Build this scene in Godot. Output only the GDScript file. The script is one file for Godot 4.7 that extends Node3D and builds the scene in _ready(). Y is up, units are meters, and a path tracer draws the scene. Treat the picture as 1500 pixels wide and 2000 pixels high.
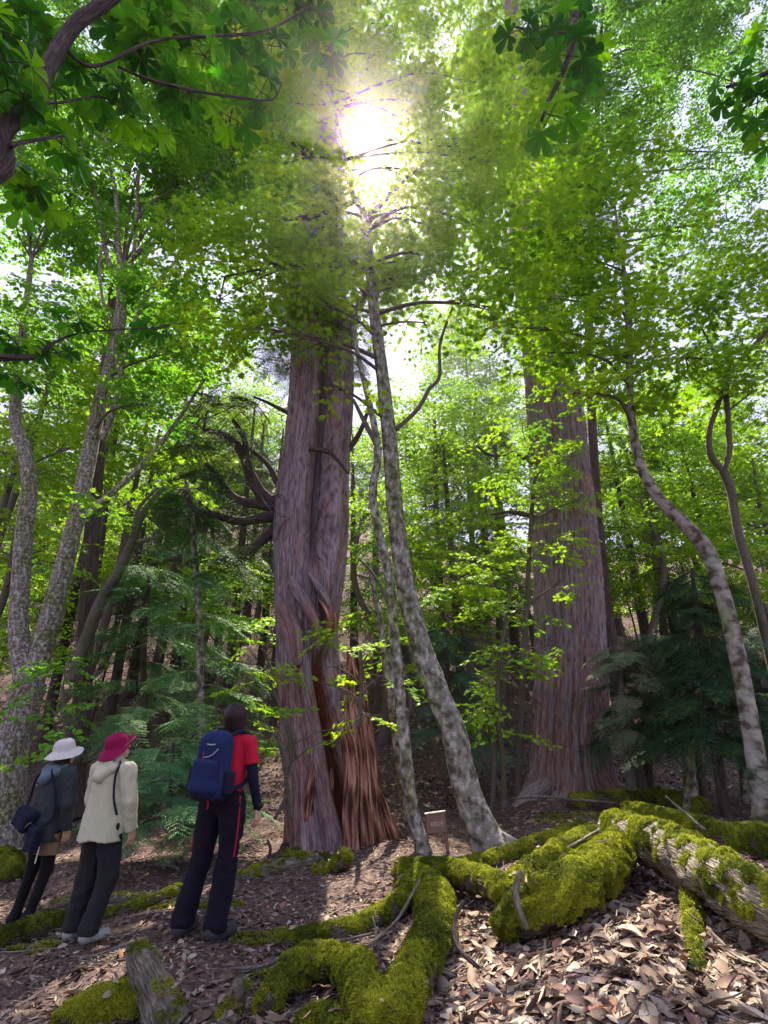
extends Node3D
# A forest clearing: three walkers look up at two giant cedars. Metres, y up, the camera stands at the origin's column and looks along -z.

const F := 1036.0            # focal length of the lens, in pixels of a 1500 x 2000 picture
const PITCH := 0.3927        # 22.5 degrees upwards
const EYE := Vector3(0, 1.5, 0)
var rng := RandomNumberGenerator.new()
var soft := FastNoiseLite.new()
var rough := FastNoiseLite.new()
var M := {}
var G := {}
var names := {}

func _ready() -> void:
	rng.seed = 20240
	soft.seed = 5; soft.frequency = 0.35; soft.fractal_octaves = 3
	rough.seed = 9; rough.frequency = 1.7; rough.fractal_octaves = 4
	# ---- camera
	var cam := Camera3D.new()
	cam.name = "camera"
	cam.fov = rad_to_deg(2.0 * atan(1000.0 / F))
	cam.far = 900.0
	cam.near = 0.05
	cam.position = EYE
	cam.rotation.x = PITCH
	add_child(cam)
	cam.current = true
	# ---- sky and exposure
	var env := Environment.new()
	env.background_mode = Environment.BG_SKY
	var sm := ProceduralSkyMaterial.new()
	sm.sky_top_color = Color(0.82, 0.84, 1.0)
	sm.sky_horizon_color = Color(0.97, 0.95, 1.0)
	sm.sky_curve = 0.2
	sm.sky_energy_multiplier = 0.68
	sm.ground_bottom_color = Color(0.2, 0.18, 0.16)
	sm.ground_horizon_color = Color(0.5, 0.5, 0.5)
	sm.sun_angle_max = 9.0
	sm.sun_curve = 0.12
	env.sky = Sky.new()
	env.sky.sky_material = sm
	env.tonemap_mode = Environment.TONE_MAPPER_LINEAR
	env.tonemap_exposure = 3.7
	env.volumetric_fog_enabled = true     # thin bright air towards the sun
	env.volumetric_fog_density = 0.0009
	env.volumetric_fog_anisotropy = 0.91
	env.volumetric_fog_albedo = Color(1.0, 0.92, 0.98)
	env.sdfgi_enabled = true
	env.ssao_enabled = true
	env.ssil_enabled = true
	var we := WorldEnvironment.new()
	we.name = "surroundings"
	we.environment = env
	add_child(we)
	# ---- the sun stands in front, high, behind the crowns
	var sun := DirectionalLight3D.new()
	sun.name = "sun"
	sun.light_energy = 1.6
	sun.light_color = Color(1.0, 0.95, 0.86)
	sun.light_angular_distance = 0.55
	sun.shadow_enabled = true
	add_child(sun)
	var to_sun := (at(722, 312, 10.0) - EYE).normalized()
	sun.look_at_from_position(to_sun * 50.0, Vector3.ZERO, Vector3.UP)
	# ---- the place
	make_materials()
	make_leaf_shapes()
	terrain()
	litter()
	print("floor ", Time.get_ticks_msec())
	giant_cedars()
	print("cedars ", Time.get_ticks_msec())
	broadleaf_trees()
	print("broadleaf ", Time.get_ticks_msec())
	far_trees()
	understory()
	print("understory ", Time.get_ticks_msec())
	overhanging_leaves()
	mossy_wood()
	print("moss ", Time.get_ticks_msec())
	sign_board()
	walkers()
	fallen_sticks()
	print("done ", Time.get_ticks_msec())

# ------------------------------------------------------------------ helpers
func at(u: float, v: float, d: float) -> Vector3:
	# the point d metres ahead that is seen at (u, v)
	var x := (u - 750.0) / F
	var y := (1000.0 - v) / F
	var dir := Vector3(x, y * cos(PITCH) + sin(PITCH), y * sin(PITCH) - cos(PITCH))
	return EYE + dir * (d / -dir.z)

func metres(v: float, d: float, px: float) -> float:
	# how many metres px pixels are at height v of the picture, d metres ahead
	var y := (1000.0 - v) / F
	return px / F * d / (cos(PITCH) - y * sin(PITCH))

func on_ground(u: float, v: float) -> Vector3:
	var far := 60.0
	var near := 1.0
	var d := near
	while d < far:
		var p := at(u, v, d)
		if p.y < ground(p.x, p.z):
			return Vector3(p.x, ground(p.x, p.z), p.z)
		d += 0.03 + d * 0.004
	var q := at(u, v, 25.0)
	return Vector3(q.x, ground(q.x, q.z), q.z)

func ground(x: float, z: float) -> float:
	var d := -z
	var h: float = 0.07 * (clampf(x, -8.0, 0.0) + 1.4)
	var x0 := lerpf(-0.1, 1.2, smoothstep(4.6, 7.0, d))
	h += 0.27 * smoothstep(x0, x0 + 1.7, x)
	var e := d - 12.0
	if e > 0.0:
		e = minf(e, 70.0)
		h += 0.52 * e * e / (e + 3.5) * (1.0 + 0.012 * clampf(-x, -14.0, 14.0))
	var bumps := smoothstep(7.0, 14.0, d)
	h += soft.get_noise_2d(x * 1.6, z * 1.6) * (0.10 + 0.55 * bumps * smoothstep(10.0, 30.0, d))
	h += rough.get_noise_2d(x * 0.9, z * 0.9) * 0.035
	return h

func rand(a: float, b: float) -> float:
	return rng.randf_range(a, b)

func numbered(called: String) -> String:
	names[called] = names.get(called, -1) + 1
	return called if names[called] == 0 else "%s_%03d" % [called, names[called]]

func thing(called: String, label: String, category: String, where := Vector3.ZERO, group := "") -> Node3D:
	var o := Node3D.new()
	o.name = numbered(called)
	o.position = where
	o.set_meta("label", label)
	o.set_meta("category", category)
	if group != "":
		o.set_meta("group", group)
	add_child(o)
	return o

func part(called: String, mesh: Mesh, m: Material, parent: Node) -> MeshInstance3D:
	var o := MeshInstance3D.new()
	o.name = called
	o.mesh = mesh
	o.material_override = m
	parent.add_child(o, true)
	return o

func structure(called: String, mesh: Mesh, m: Material) -> MeshInstance3D:
	var o := part(called, mesh, m, self)
	o.set_meta("kind", "structure")
	return o

func scatter(called: String, mesh: Mesh, m: Material, places: Array, tints: Array, parent: Node) -> void:
	# many small pieces as one part
	if places.is_empty():
		return
	var mm := MultiMesh.new()
	mm.transform_format = MultiMesh.TRANSFORM_3D
	mm.use_colors = true
	mm.mesh = mesh
	mm.instance_count = places.size()
	for i in places.size():
		mm.set_instance_transform(i, places[i])
		mm.set_instance_color(i, tints[i])
	var o := MultiMeshInstance3D.new()
	o.name = called
	o.multimesh = mm
	o.material_override = m
	o.set_meta("kind", "stuff")
	parent.add_child(o, true)

class Geo:
	var v := PackedVector3Array()
	var n := PackedVector3Array()
	var uv := PackedVector2Array()
	var c := PackedColorArray()
	var i := PackedInt32Array()
	func tri(a: Vector3, b: Vector3, d: Vector3) -> void:
		var k := v.size()
		v.append(a); v.append(b); v.append(d)
		i.append(k); i.append(k + 1); i.append(k + 2)
	func quad(a: Vector3, b: Vector3, d: Vector3, e: Vector3) -> void:
		var k := v.size()
		v.append(a); v.append(b); v.append(d); v.append(e)
		i.append_array(PackedInt32Array([k, k + 1, k + 2, k, k + 2, k + 3]))
	func mesh() -> ArrayMesh:
		var a := []
		a.resize(Mesh.ARRAY_MAX)
		a[Mesh.ARRAY_VERTEX] = v
		if n.size() == v.size():
			a[Mesh.ARRAY_NORMAL] = n
		if uv.size() == v.size():
			a[Mesh.ARRAY_TEX_UV] = uv
		if c.size() == v.size():
			a[Mesh.ARRAY_COLOR] = c
		a[Mesh.ARRAY_INDEX] = i
		var m := ArrayMesh.new()
		m.add_surface_from_arrays(Mesh.PRIMITIVE_TRIANGLES, a)
		return m

func curve(points: Array, radii: Array, count: int) -> Array:
	# a smooth line through the points: [positions, radii], count of each
	var pos := PackedVector3Array()
	var rad := PackedFloat32Array()
	var last := points.size() - 1
	for k in count:
		var s := float(k) / (count - 1) * last
		var a := mini(int(s), last - 1)
		var t := s - a
		var p0: Vector3 = points[maxi(a - 1, 0)]
		var p1: Vector3 = points[a]
		var p2: Vector3 = points[a + 1]
		var p3: Vector3 = points[mini(a + 2, last)]
		pos.append(p1.cubic_interpolate(p2, p0, p3, t))
		rad.append(lerpf(radii[a], radii[a + 1], t))
	return [pos, rad]

func tube(g: Geo, pos: PackedVector3Array, rad: PackedFloat32Array, segs: int, shape = null, tint = null, cap := true) -> void:
	# a swept round bar; shape(angle, share of length, position) scales the radius, tint gives a colour
	var rows := pos.size()
	var base := g.v.size()
	var dir := (pos[1] - pos[0]).normalized()
	var nn := dir.cross(Vector3(0.13, 0.2, 0.97)).normalized()
	var along := 0.0
	var r_mean := 0.0
	for r in rad:
		r_mean += r / rows
	for k in rows:
		var t := (pos[mini(k + 1, rows - 1)] - pos[maxi(k - 1, 0)]).normalized()
		nn = (nn - t * nn.dot(t)).normalized()
		var b := t.cross(nn)
		if k > 0:
			along += pos[k].distance_to(pos[k - 1])
		for j in segs + 1:
			var a := TAU * (j % segs) / segs
			var r: float = rad[k]
			if shape != null:
				r *= shape.call(a, float(k) / (rows - 1), pos[k])
			var p := pos[k] + (nn * cos(a) + b * sin(a)) * r
			g.v.append(p)
			g.uv.append(Vector2(TAU * r_mean * j / segs, along))
			g.c.append(tint.call(a, float(k) / (rows - 1), p) if tint != null else Color(1, 1, 1))
	var first := g.i.size()
	for k in rows - 1:
		for j in segs:
			var a := base + k * (segs + 1) + j
			g.i.append_array(PackedInt32Array([a, a + segs + 2, a + 1, a, a + segs + 1, a + segs + 2]))
	var capped := g.v.size()
	if cap:
		for e in 2:
			var k: int = 0 if e == 0 else rows - 1
			var row := base + k * (segs + 1)
			var mid := g.v.size()
			g.v.append(pos[k] + (pos[1] - pos[0] if e == 0 else pos[rows - 2] - pos[rows - 1]).normalized() * -rad[k] * 0.25)
			g.uv.append(Vector2(0.1, along * e))
			g.c.append(g.c[row])
			for j in segs:
				g.i.append_array(PackedInt32Array([mid, row + j, row + j + 1] if e == 0 else [mid, row + j + 1, row + j]))
	# which way round? then smooth normals
	var q := g.i[first]
	var f := -(g.v[g.i[first + 1]] - g.v[q]).cross(g.v[g.i[first + 2]] - g.v[q])
	if f.dot(g.v[q] - pos[0]) < 0.0:
		for k in range(first, g.i.size(), 3):
			var w := g.i[k + 1]
			g.i[k + 1] = g.i[k + 2]
			g.i[k + 2] = w
	g.n.resize(g.v.size())
	smooth(g, first, base)
	for k in rows:
		var a := base + k * (segs + 1)
		var s := (g.n[a] + g.n[a + segs]).normalized()
		g.n[a] = s
		g.n[a + segs] = s

func smooth(g: Geo, first: int, base: int) -> void:
	for k in range(base, g.v.size()):
		g.n[k] = Vector3.ZERO
	for k in range(first, g.i.size(), 3):
		var a := g.i[k]
		var b := g.i[k + 1]
		var c := g.i[k + 2]
		var f := -(g.v[b] - g.v[a]).cross(g.v[c] - g.v[a])
		g.n[a] += f
		g.n[b] += f
		g.n[c] += f
	for k in range(base, g.v.size()):
		g.n[k] = g.n[k].normalized() if g.n[k].length_squared() > 1e-18 else Vector3.UP

func box(g: Geo, centre: Vector3, size: Vector3, basis := Basis()) -> void:
	var s := size / 2.0
	var p := []
	for k in 8:
		p.append(centre + basis * Vector3(s.x if k & 1 else -s.x, s.y if k & 2 else -s.y, s.z if k & 4 else -s.z))
	for f in [[0, 1, 3, 2], [5, 4, 6, 7], [4, 0, 2, 6], [1, 5, 7, 3], [2, 3, 7, 6], [4, 5, 1, 0]]:
		var a: Vector3 = p[f[0]]
		var nn := -((p[f[1]] as Vector3) - a).cross((p[f[2]] as Vector3) - a)
		if nn.dot(a - centre) < 0:
			f.reverse()
		g.quad(p[f[0]], p[f[1]], p[f[2]], p[f[3]])

# ------------------------------------------------------------------ materials
func noise_bytes(seed_: int, freq: float, size: int, octaves := 4, cellular := false) -> PackedByteArray:
	var n := FastNoiseLite.new()
	n.seed = seed_
	n.frequency = freq
	n.fractal_octaves = octaves
	n.noise_type = FastNoiseLite.TYPE_CELLULAR if cellular else FastNoiseLite.TYPE_SIMPLEX_SMOOTH
	var im := n.get_seamless_image(size, size, false, false, 0.15, true)
	im.convert(Image.FORMAT_L8)
	return im.get_data()

func ramp(stops: Array) -> Array:
	# 256 sRGB colours from [share, linear r, g, b] stops
	var out := []
	for k in 256:
		var t := k / 255.0
		var a = stops[0]
		var b = stops[-1]
		for s in stops.size() - 1:
			if t >= stops[s][0] and t <= stops[s + 1][0]:
				a = stops[s]
				b = stops[s + 1]
		var w := clampf((t - a[0]) / maxf(b[0] - a[0], 1e-5), 0.0, 1.0)
		out.append(Color(lerpf(a[1], b[1], w), lerpf(a[2], b[2], w), lerpf(a[3], b[3], w)).linear_to_srgb())
	return out

func colour_map(a: PackedByteArray, b: PackedByteArray, share: float, stops: Array, size: int) -> ImageTexture:
	var lut := ramp(stops)
	var data := PackedByteArray()
	data.resize(size * size * 3)
	for k in size * size:
		var col: Color = lut[int(a[k] * (1.0 - share) + b[k] * share)]
		data[k * 3] = int(col.r * 255.0)
		data[k * 3 + 1] = int(col.g * 255.0)
		data[k * 3 + 2] = int(col.b * 255.0)
	return ImageTexture.create_from_image(Image.create_from_data(size, size, false, Image.FORMAT_RGB8, data))

func grey_map(a: PackedByteArray, size: int) -> ImageTexture:
	return ImageTexture.create_from_image(Image.create_from_data(size, size, false, Image.FORMAT_L8, a))

func textured(called: String, map: Texture2D, relief: Texture2D, scale: Vector3, depth: float, roughness := 0.9, tinted := true, triplanar := false) -> StandardMaterial3D:
	var m := StandardMaterial3D.new()
	m.resource_name = called
	m.albedo_texture = map
	m.uv1_scale = scale
	m.uv1_triplanar = triplanar
	m.roughness = roughness
	m.metallic_specular = 0.25
	m.vertex_color_use_as_albedo = tinted
	if relief:
		m.heightmap_enabled = true
		m.heightmap_texture = relief
		m.heightmap_scale = depth
	M[called] = m
	return m

func plain(called: String, linear: Color, roughness := 0.8, sheen := 0.0) -> StandardMaterial3D:
	var m := StandardMaterial3D.new()
	m.resource_name = called
	m.albedo_color = linear.linear_to_srgb()
	m.roughness = roughness
	m.metallic_specular = 0.3
	if sheen > 0.0:
		m.rim_enabled = true
		m.rim = sheen
		m.rim_tint = 0.5
	M[called] = m
	return m

func leafy(called: String, back: Color, roughness := 0.55) -> StandardMaterial3D:
	# thin leaves: they take their colour from each copy and let light through
	var m := StandardMaterial3D.new()
	m.resource_name = called
	m.albedo_color = Color(1, 1, 1)
	m.vertex_color_use_as_albedo = true
	m.roughness = roughness
	m.metallic_specular = 0.22
	m.cull_mode = BaseMaterial3D.CULL_DISABLED
	m.backlight_enabled = true
	m.backlight = back
	M[called] = m
	return m

func cloth(called: String, linear: Color, weave: Texture2D, scale := 14.0) -> void:
	var m := StandardMaterial3D.new()
	m.resource_name = called
	m.albedo_color = linear.linear_to_srgb()
	m.albedo_texture = weave
	m.uv1_triplanar = true
	m.uv1_scale = Vector3.ONE * scale
	m.heightmap_enabled = true
	m.heightmap_texture = weave
	m.heightmap_scale = 0.03
	m.roughness = 0.85
	m.metallic_specular = 0.25
	m.rim_enabled = true
	m.rim = 0.3
	m.rim_tint = 0.6
	M[called] = m

func make_materials() -> void:
	var S := 512
	var fine := noise_bytes(1, 0.03, S, 5)
	var coarse := noise_bytes(2, 0.008, S, 4)
	var mid := noise_bytes(3, 0.016, S, 4)
	var cells := noise_bytes(4, 0.03, S, 2, true)
	# fibrous cedar bark: streaks, drawn out along the stem by the scale
	textured("cedar_bark", colour_map(fine, coarse, 0.35, [[0.0, 0.09, 0.066, 0.068], [0.3, 0.20, 0.155, 0.155], [0.5, 0.34, 0.275, 0.275], [0.7, 0.44, 0.375, 0.37], [1.0, 0.55, 0.48, 0.475]], S), grey_map(fine, S), Vector3(3.6, 0.22, 1), 3.0)
	# split and rotting red heartwood
	textured("red_wood", colour_map(fine, mid, 0.3, [[0.0, 0.025, 0.012, 0.009], [0.34, 0.08, 0.034, 0.024], [0.46, 0.21, 0.092, 0.062], [0.55, 0.33, 0.165, 0.115], [0.66, 0.46, 0.28, 0.21], [1.0, 0.60, 0.44, 0.35]], S), grey_map(fine, S), Vector3(1.0, 0.11, 1), 2.0)
	# smooth grey bark with dark and pale lichen patches
	textured("patchy_bark", colour_map(mid, fine, 0.35, [[0.0, 0.05, 0.045, 0.032], [0.36, 0.085, 0.078, 0.058], [0.39, 0.15, 0.142, 0.115], [0.54, 0.20, 0.192, 0.16], [0.60, 0.23, 0.222, 0.19], [0.615, 0.33, 0.322, 0.285], [1.0, 0.42, 0.41, 0.37]], S), grey_map(fine, S), Vector3(0.95, 0.6, 1), 1.2)
	# the same kind of bark, browner and finer; and one with darker bands round the stem
	textured("brown_patchy_bark", colour_map(mid, fine, 0.45, [[0.0, 0.06, 0.05, 0.042], [0.36, 0.12, 0.105, 0.085], [0.5, 0.20, 0.18, 0.155], [0.6, 0.26, 0.24, 0.215], [0.63, 0.38, 0.37, 0.34], [1.0, 0.50, 0.49, 0.455]], S), grey_map(fine, S), Vector3(1.6, 1.1, 1), 1.2)
	textured("banded_bark", colour_map(mid, coarse, 0.3, [[0.0, 0.05, 0.04, 0.032], [0.34, 0.09, 0.075, 0.06], [0.44, 0.17, 0.155, 0.135], [0.6, 0.24, 0.225, 0.20], [1.0, 0.36, 0.35, 0.32]], S), grey_map(fine, S), Vector3(0.6, 0.55, 1), 1.2)
	textured("root_wood", colour_map(fine, mid, 0.4, [[0.0, 0.03, 0.024, 0.018], [0.45, 0.085, 0.066, 0.045], [1.0, 0.21, 0.17, 0.12]], S), grey_map(fine, S), Vector3(3.0, 0.6, 1), 2.5)
	textured("twig_bark", colour_map(fine, mid, 0.4, [[0.0, 0.04, 0.032, 0.028], [0.5, 0.10, 0.085, 0.075], [1.0, 0.22, 0.20, 0.18]], S), null, Vector3(4, 2, 1), 1.0)
	textured("dark_bark", colour_map(fine, coarse, 0.4, [[0.0, 0.03, 0.022, 0.022], [0.5, 0.085, 0.065, 0.062], [1.0, 0.19, 0.15, 0.145]], S), grey_map(fine, S), Vector3(3, 0.3, 1), 3.0)
	textured("old_wood", colour_map(fine, mid, 0.4, [[0.0, 0.05, 0.045, 0.035], [0.45, 0.15, 0.13, 0.10], [1.0, 0.36, 0.33, 0.27]], S), grey_map(fine, S), Vector3(3.0, 0.5, 1), 3.0)
	textured("moss_bed", colour_map(mid, fine, 0.5, [[0.0, 0.030, 0.034, 0.010], [0.5, 0.075, 0.095, 0.015], [1.0, 0.16, 0.18, 0.03]], S), grey_map(fine, S), Vector3(2.5, 2.5, 1), 3.0)
	var soil := textured("soil", colour_map(fine, cells, 0.45, [[0.0, 0.03, 0.02, 0.018], [0.4, 0.088, 0.060, 0.052], [0.62, 0.155, 0.11, 0.095], [0.8, 0.24, 0.18, 0.155], [1.0, 0.36, 0.285, 0.24]], S), grey_map(fine, S), Vector3(0.9, 0.9, 0.9), 4.0, 0.95, true, true)
	soil.uv1_world_triplanar = true
	leafy("leaf", Color(0.95, 0.95, 0.75), 0.5)
	leafy("needle", Color(0.45, 0.45, 0.35), 0.6)
	leafy("moss", Color(0.6, 0.6, 0.4), 0.8)
	leafy("dead_leaf", Color(0.3, 0.28, 0.25), 0.75)
	# the big leaves overhead: five greens
	for k in 5:
		var m := leafy("big_leaf_%d" % k, [Color(0.34, 0.62, 0.035), Color(0.26, 0.56, 0.05), Color(0.48, 0.72, 0.03), Color(0.18, 0.46, 0.05), Color(0.13, 0.36, 0.055)][k], 0.45)
		m.vertex_color_use_as_albedo = false
		m.albedo_color = ([Color(0.06, 0.15, 0.022), Color(0.05, 0.14, 0.022), Color(0.085, 0.17, 0.02), Color(0.04, 0.11, 0.02), Color(0.035, 0.095, 0.02)][k] as Color).linear_to_srgb()
	var withered := [Color(0.36, 0.29, 0.215), Color(0.23, 0.165, 0.115), Color(0.45, 0.395, 0.32), Color(0.16, 0.115, 0.085), Color(0.56, 0.50, 0.42), Color(0.31, 0.22, 0.165), Color(0.38, 0.335, 0.28), Color(0.10, 0.075, 0.058)]
	var veins := colour_map(fine, coarse, 0.5, [[0.0, 0.35, 0.33, 0.32], [0.45, 0.75, 0.72, 0.7], [0.7, 0.95, 0.95, 0.95], [1.0, 1, 1, 1]], S)
	for k in withered.size():
		var m := textured("withered_%d" % k, veins, null, Vector3(3, 3, 3), 0.0, 0.7, false, true)
		m.albedo_color = (withered[k] as Color).linear_to_srgb()
		m.cull_mode = BaseMaterial3D.CULL_DISABLED
		m.backlight_enabled = true
		m.backlight = Color(0.25, 0.2, 0.15)
	(M["dead_leaf"] as StandardMaterial3D).albedo_texture = veins
	(M["dead_leaf"] as StandardMaterial3D).uv1_triplanar = true
	(M["dead_leaf"] as StandardMaterial3D).uv1_scale = Vector3(3, 3, 3)
	# cloth and skin
	var weave := colour_map(fine, mid, 0.5, [[0.0, 0.80, 0.80, 0.80], [0.5, 0.92, 0.92, 0.92], [1.0, 1, 1, 1]], S)
	cloth("red_shirt", Color(0.46, 0.012, 0.04), weave)
	cloth("navy_trousers", Color(0.009, 0.007, 0.015), weave)
	cloth("navy_sleeve", Color(0.010, 0.010, 0.028), weave)
	cloth("blue_pack", Color(0.015, 0.025, 0.082), weave, 9.0)
	cloth("dark_pack", Color(0.010, 0.013, 0.030), weave, 9.0)
	cloth("grey_strap", Color(0.30, 0.32, 0.36), weave)
	cloth("crimson_trim", Color(0.30, 0.012, 0.04), weave)
	cloth("cream_jacket", Color(0.47, 0.455, 0.325), weave, 6.0)
	cloth("charcoal_trousers", Color(0.020, 0.021, 0.023), weave)
	cloth("magenta_hat", Color(0.24, 0.008, 0.06), weave)
	cloth("white_hat", Color(0.56, 0.53, 0.52), weave)
	cloth("slate_jacket", Color(0.034, 0.042, 0.045), weave, 6.0)
	cloth("blue_hood", Color(0.10, 0.14, 0.17), weave, 6.0)
	cloth("tan_shorts", Color(0.20, 0.145, 0.08), weave)
	cloth("black_tights", Color(0.010, 0.009, 0.011), weave)
	cloth("boot_grey", Color(0.05, 0.046, 0.052), weave)
	cloth("shoe_pale", Color(0.30, 0.31, 0.29), weave)
	cloth("shoe_black", Color(0.014, 0.013, 0.014), weave)
	plain("watch", Color(0.01, 0.01, 0.011), 0.3)
	var skin := plain("skin", Color(0.50, 0.30, 0.21), 0.5)
	skin.subsurf_scatter_enabled = true
	skin.subsurf_scatter_strength = 0.1
	plain("hair", Color(0.022, 0.011, 0.012), 0.42, 0.3)
	plain("eye", Color(0.02, 0.015, 0.012), 0.15)
	textured("sign_wood", colour_map(fine, mid, 0.5, [[0.0, 0.10, 0.06, 0.05], [0.5, 0.20, 0.125, 0.10], [1.0, 0.30, 0.20, 0.16]], S), grey_map(fine, S), Vector3(2, 14, 2), 0.4, 0.8, false, true)
	plain("sign_paint", Color(0.45, 0.38, 0.34), 0.7)
	plain("pale_wood", Color(0.60, 0.52, 0.42), 0.7)

# ------------------------------------------------------------------ leaves
func maple_leaf(g: Geo, t: Transform3D) -> void:
	# seven pointed lobes round the stalk, folded a little along the middle
	var outline := []
	for k in 7:
		var a := lerpf(-2.35, 2.35, k / 6.0)
		var long: float = [0.45, 0.72, 0.92, 1.0, 0.92, 0.72, 0.45][k]
		outline.append(Vector3(sin(a) * long, 0.06 * absf(sin(a)) * long, -cos(a) * long))
		if k < 6:
			var b := a + 2.35 / 6.0
			outline.append(Vector3(sin(b) * 0.42, 0.03, -cos(b) * 0.42))
	var heart := t * Vector3(0, 0, 0.08)
	for k in outline.size() - 1:
		g.tri(heart, t * outline[k], t * outline[k + 1])

func oval_leaf(g: Geo, t: Transform3D, wide := 0.34) -> void:
	var tip := t * Vector3(0, -0.08, -1.0)
	var stalk := t * Vector3(0, 0, 0)
	var l1 := t * Vector3(-wide, 0.09, -0.35)
	var l2 := t * Vector3(-wide * 0.75, 0.06, -0.7)
	var r1 := t * Vector3(wide, 0.09, -0.35)
	var r2 := t * Vector3(wide * 0.75, 0.06, -0.7)
	var m := t * Vector3(0, 0.0, -0.5)
	for q in [[stalk, l1, m], [l1, l2, m], [l2, tip, m], [tip, r2, m], [r2, r1, m], [r1, stalk, m]]:
		g.tri(q[0], q[1], q[2])

func twig_quad(g: Geo, a: Vector3, b: Vector3, w: float) -> void:
	var s := (b - a).cross(Vector3.UP).normalized() * w
	g.quad(a - s, a + s, b + s * 0.5, b - s * 0.5)
	var y := Vector3(0, w, 0)
	g.quad(a - y, a + y, b + y * 0.5, b - y * 0.5)

func spray(count: int, leaf: float, length: float, seed_: int, kind: String, with_twig := true) -> ArrayMesh:
	# one flat twig with its leaves, growing along -z
	var r := RandomNumberGenerator.new()
	r.seed = seed_
	var g := Geo.new()
	var spots := []
	var side := 5
	if with_twig:
		twig_quad(g, Vector3(0, 0, 0.05), Vector3(0, -0.03, -length * 0.9), 0.0035)
	for k in side:
		var s := (k + 0.5) / side
		var from := Vector3(0, -0.03 * s, -length * 0.9 * s)
		var sgn := 1.0 if k % 2 else -1.0
		var to := from + Vector3(sgn * length * 0.45 * (1.0 - 0.55 * s), r.randf_range(-0.04, 0.02), -length * r.randf_range(0.15, 0.4))
		if with_twig:
			twig_quad(g, from, to, 0.0025)
		spots.append([from, to])
	spots.append([Vector3(0, 0, -length * 0.4), Vector3(0, -0.03, -length)])
	for k in count:
		var b = spots[k % spots.size()]
		var p: Vector3 = (b[0] as Vector3).lerp(b[1], r.randf_range(0.15, 1.05)) + Vector3(r.randf_range(-0.6, 0.6), r.randf_range(-0.35, 0.15), r.randf_range(-0.6, 0.6)) * leaf * 1.2
		var way := Basis.from_euler(Vector3(r.randf_range(-0.7, 0.25), r.randf_range(-2.2, 2.2), r.randf_range(-0.5, 0.5)))
		var t := Transform3D(way.scaled(Vector3.ONE * leaf * r.randf_range(0.65, 1.15)), p)
		if kind == "maple":
			maple_leaf(g, t)
		else:
			oval_leaf(g, t, 0.33)
	return g.mesh()

func frond(length: float, seed_: int, droop: float, side: int, needle: float) -> ArrayMesh:
	# a flat conifer frond: a stalk, branchlets to both sides, needles along them
	var r := RandomNumberGenerator.new()
	r.seed = seed_
	var g := Geo.new()
	var prev := Vector3.ZERO
	for k in side:
		var s := (k + 1.0) / side
		var p := Vector3(r.randf_range(-0.01, 0.01), -droop * s * s * length, -length * s)
		twig_quad(g, prev, p, 0.006 * (1.1 - s))
		for sgn in [-1.0, 1.0]:
			var long := length * 0.42 * (1.0 - 0.75 * s) * r.randf_range(0.7, 1.15) + 0.03
			var tip := p + Vector3(sgn * long, -long * (0.15 + droop * 0.7) + r.randf_range(-0.02, 0.02), -long * 0.75)
			var steps := maxi(2, int(long / (needle * 0.45)))
			for j in steps:
				var q := p.lerp(tip, (j + 0.4) / steps)
				for e in [-1.0, 1.0]:
					var dirn: Vector3 = ((tip - p).normalized() * 0.8 + (tip - p).cross(Vector3.UP).normalized() * e * 0.6 + Vector3(0, r.randf_range(-0.45, 0.25), 0)) * needle
					var w: Vector3 = dirn.cross(Vector3(r.randf_range(-0.3, 0.3), 1, r.randf_range(-0.3, 0.3))).normalized() * needle * 0.13
					g.tri(q - w, q + w, q + dirn)
		prev = p
	return g.mesh()

func palmate_leaf(seed_: int) -> ArrayMesh:
	# the compound leaf of a horse chestnut: seven leaflets that widen towards the tip, with a raised fold
	var r := RandomNumberGenerator.new()
	r.seed = seed_
	var g := Geo.new()
	for k in 7:
		var a := lerpf(-2.2, 2.2, k / 6.0) + r.randf_range(-0.1, 0.1)
		var long: float = [0.55, 0.8, 0.95, 1.0, 0.95, 0.8, 0.55][k] * r.randf_range(0.9, 1.08)
		var turn := Basis(Vector3.UP, -a) * Basis(Vector3.RIGHT, r.randf_range(-0.35, 0.05)) * Basis(Vector3.BACK, r.randf_range(-0.25, 0.25))
		var rows := 12
		var strip := []
		for j in rows + 1:
			var s := float(j) / rows
			var w := 0.195 * long * pow(s, 0.75) * (1.0 if s < 0.72 else pow(maxf(0.0, 1.0 - (s - 0.72) / 0.28), 0.6)) * 1.55
			w += 0.005 * (j % 2)
			var dip := -0.16 * s * s
			var vein := 0.010 * (j % 2) * long
			strip.append([turn * Vector3(-w, dip + w * 0.35 + vein, -s * long - w * 0.25), turn * Vector3(0, dip, -s * long), turn * Vector3(w, dip + w * 0.35 + vein, -s * long - w * 0.25)])
		for j in rows:
			g.quad(strip[j][0], strip[j][1], strip[j + 1][1], strip[j + 1][0])
			g.quad(strip[j][1], strip[j][2], strip[j + 1][2], strip[j + 1][1])
	twig_quad(g, Vector3(0, 0.0, 0.35), Vector3.ZERO, 0.010)
	return g.mesh()

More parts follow.
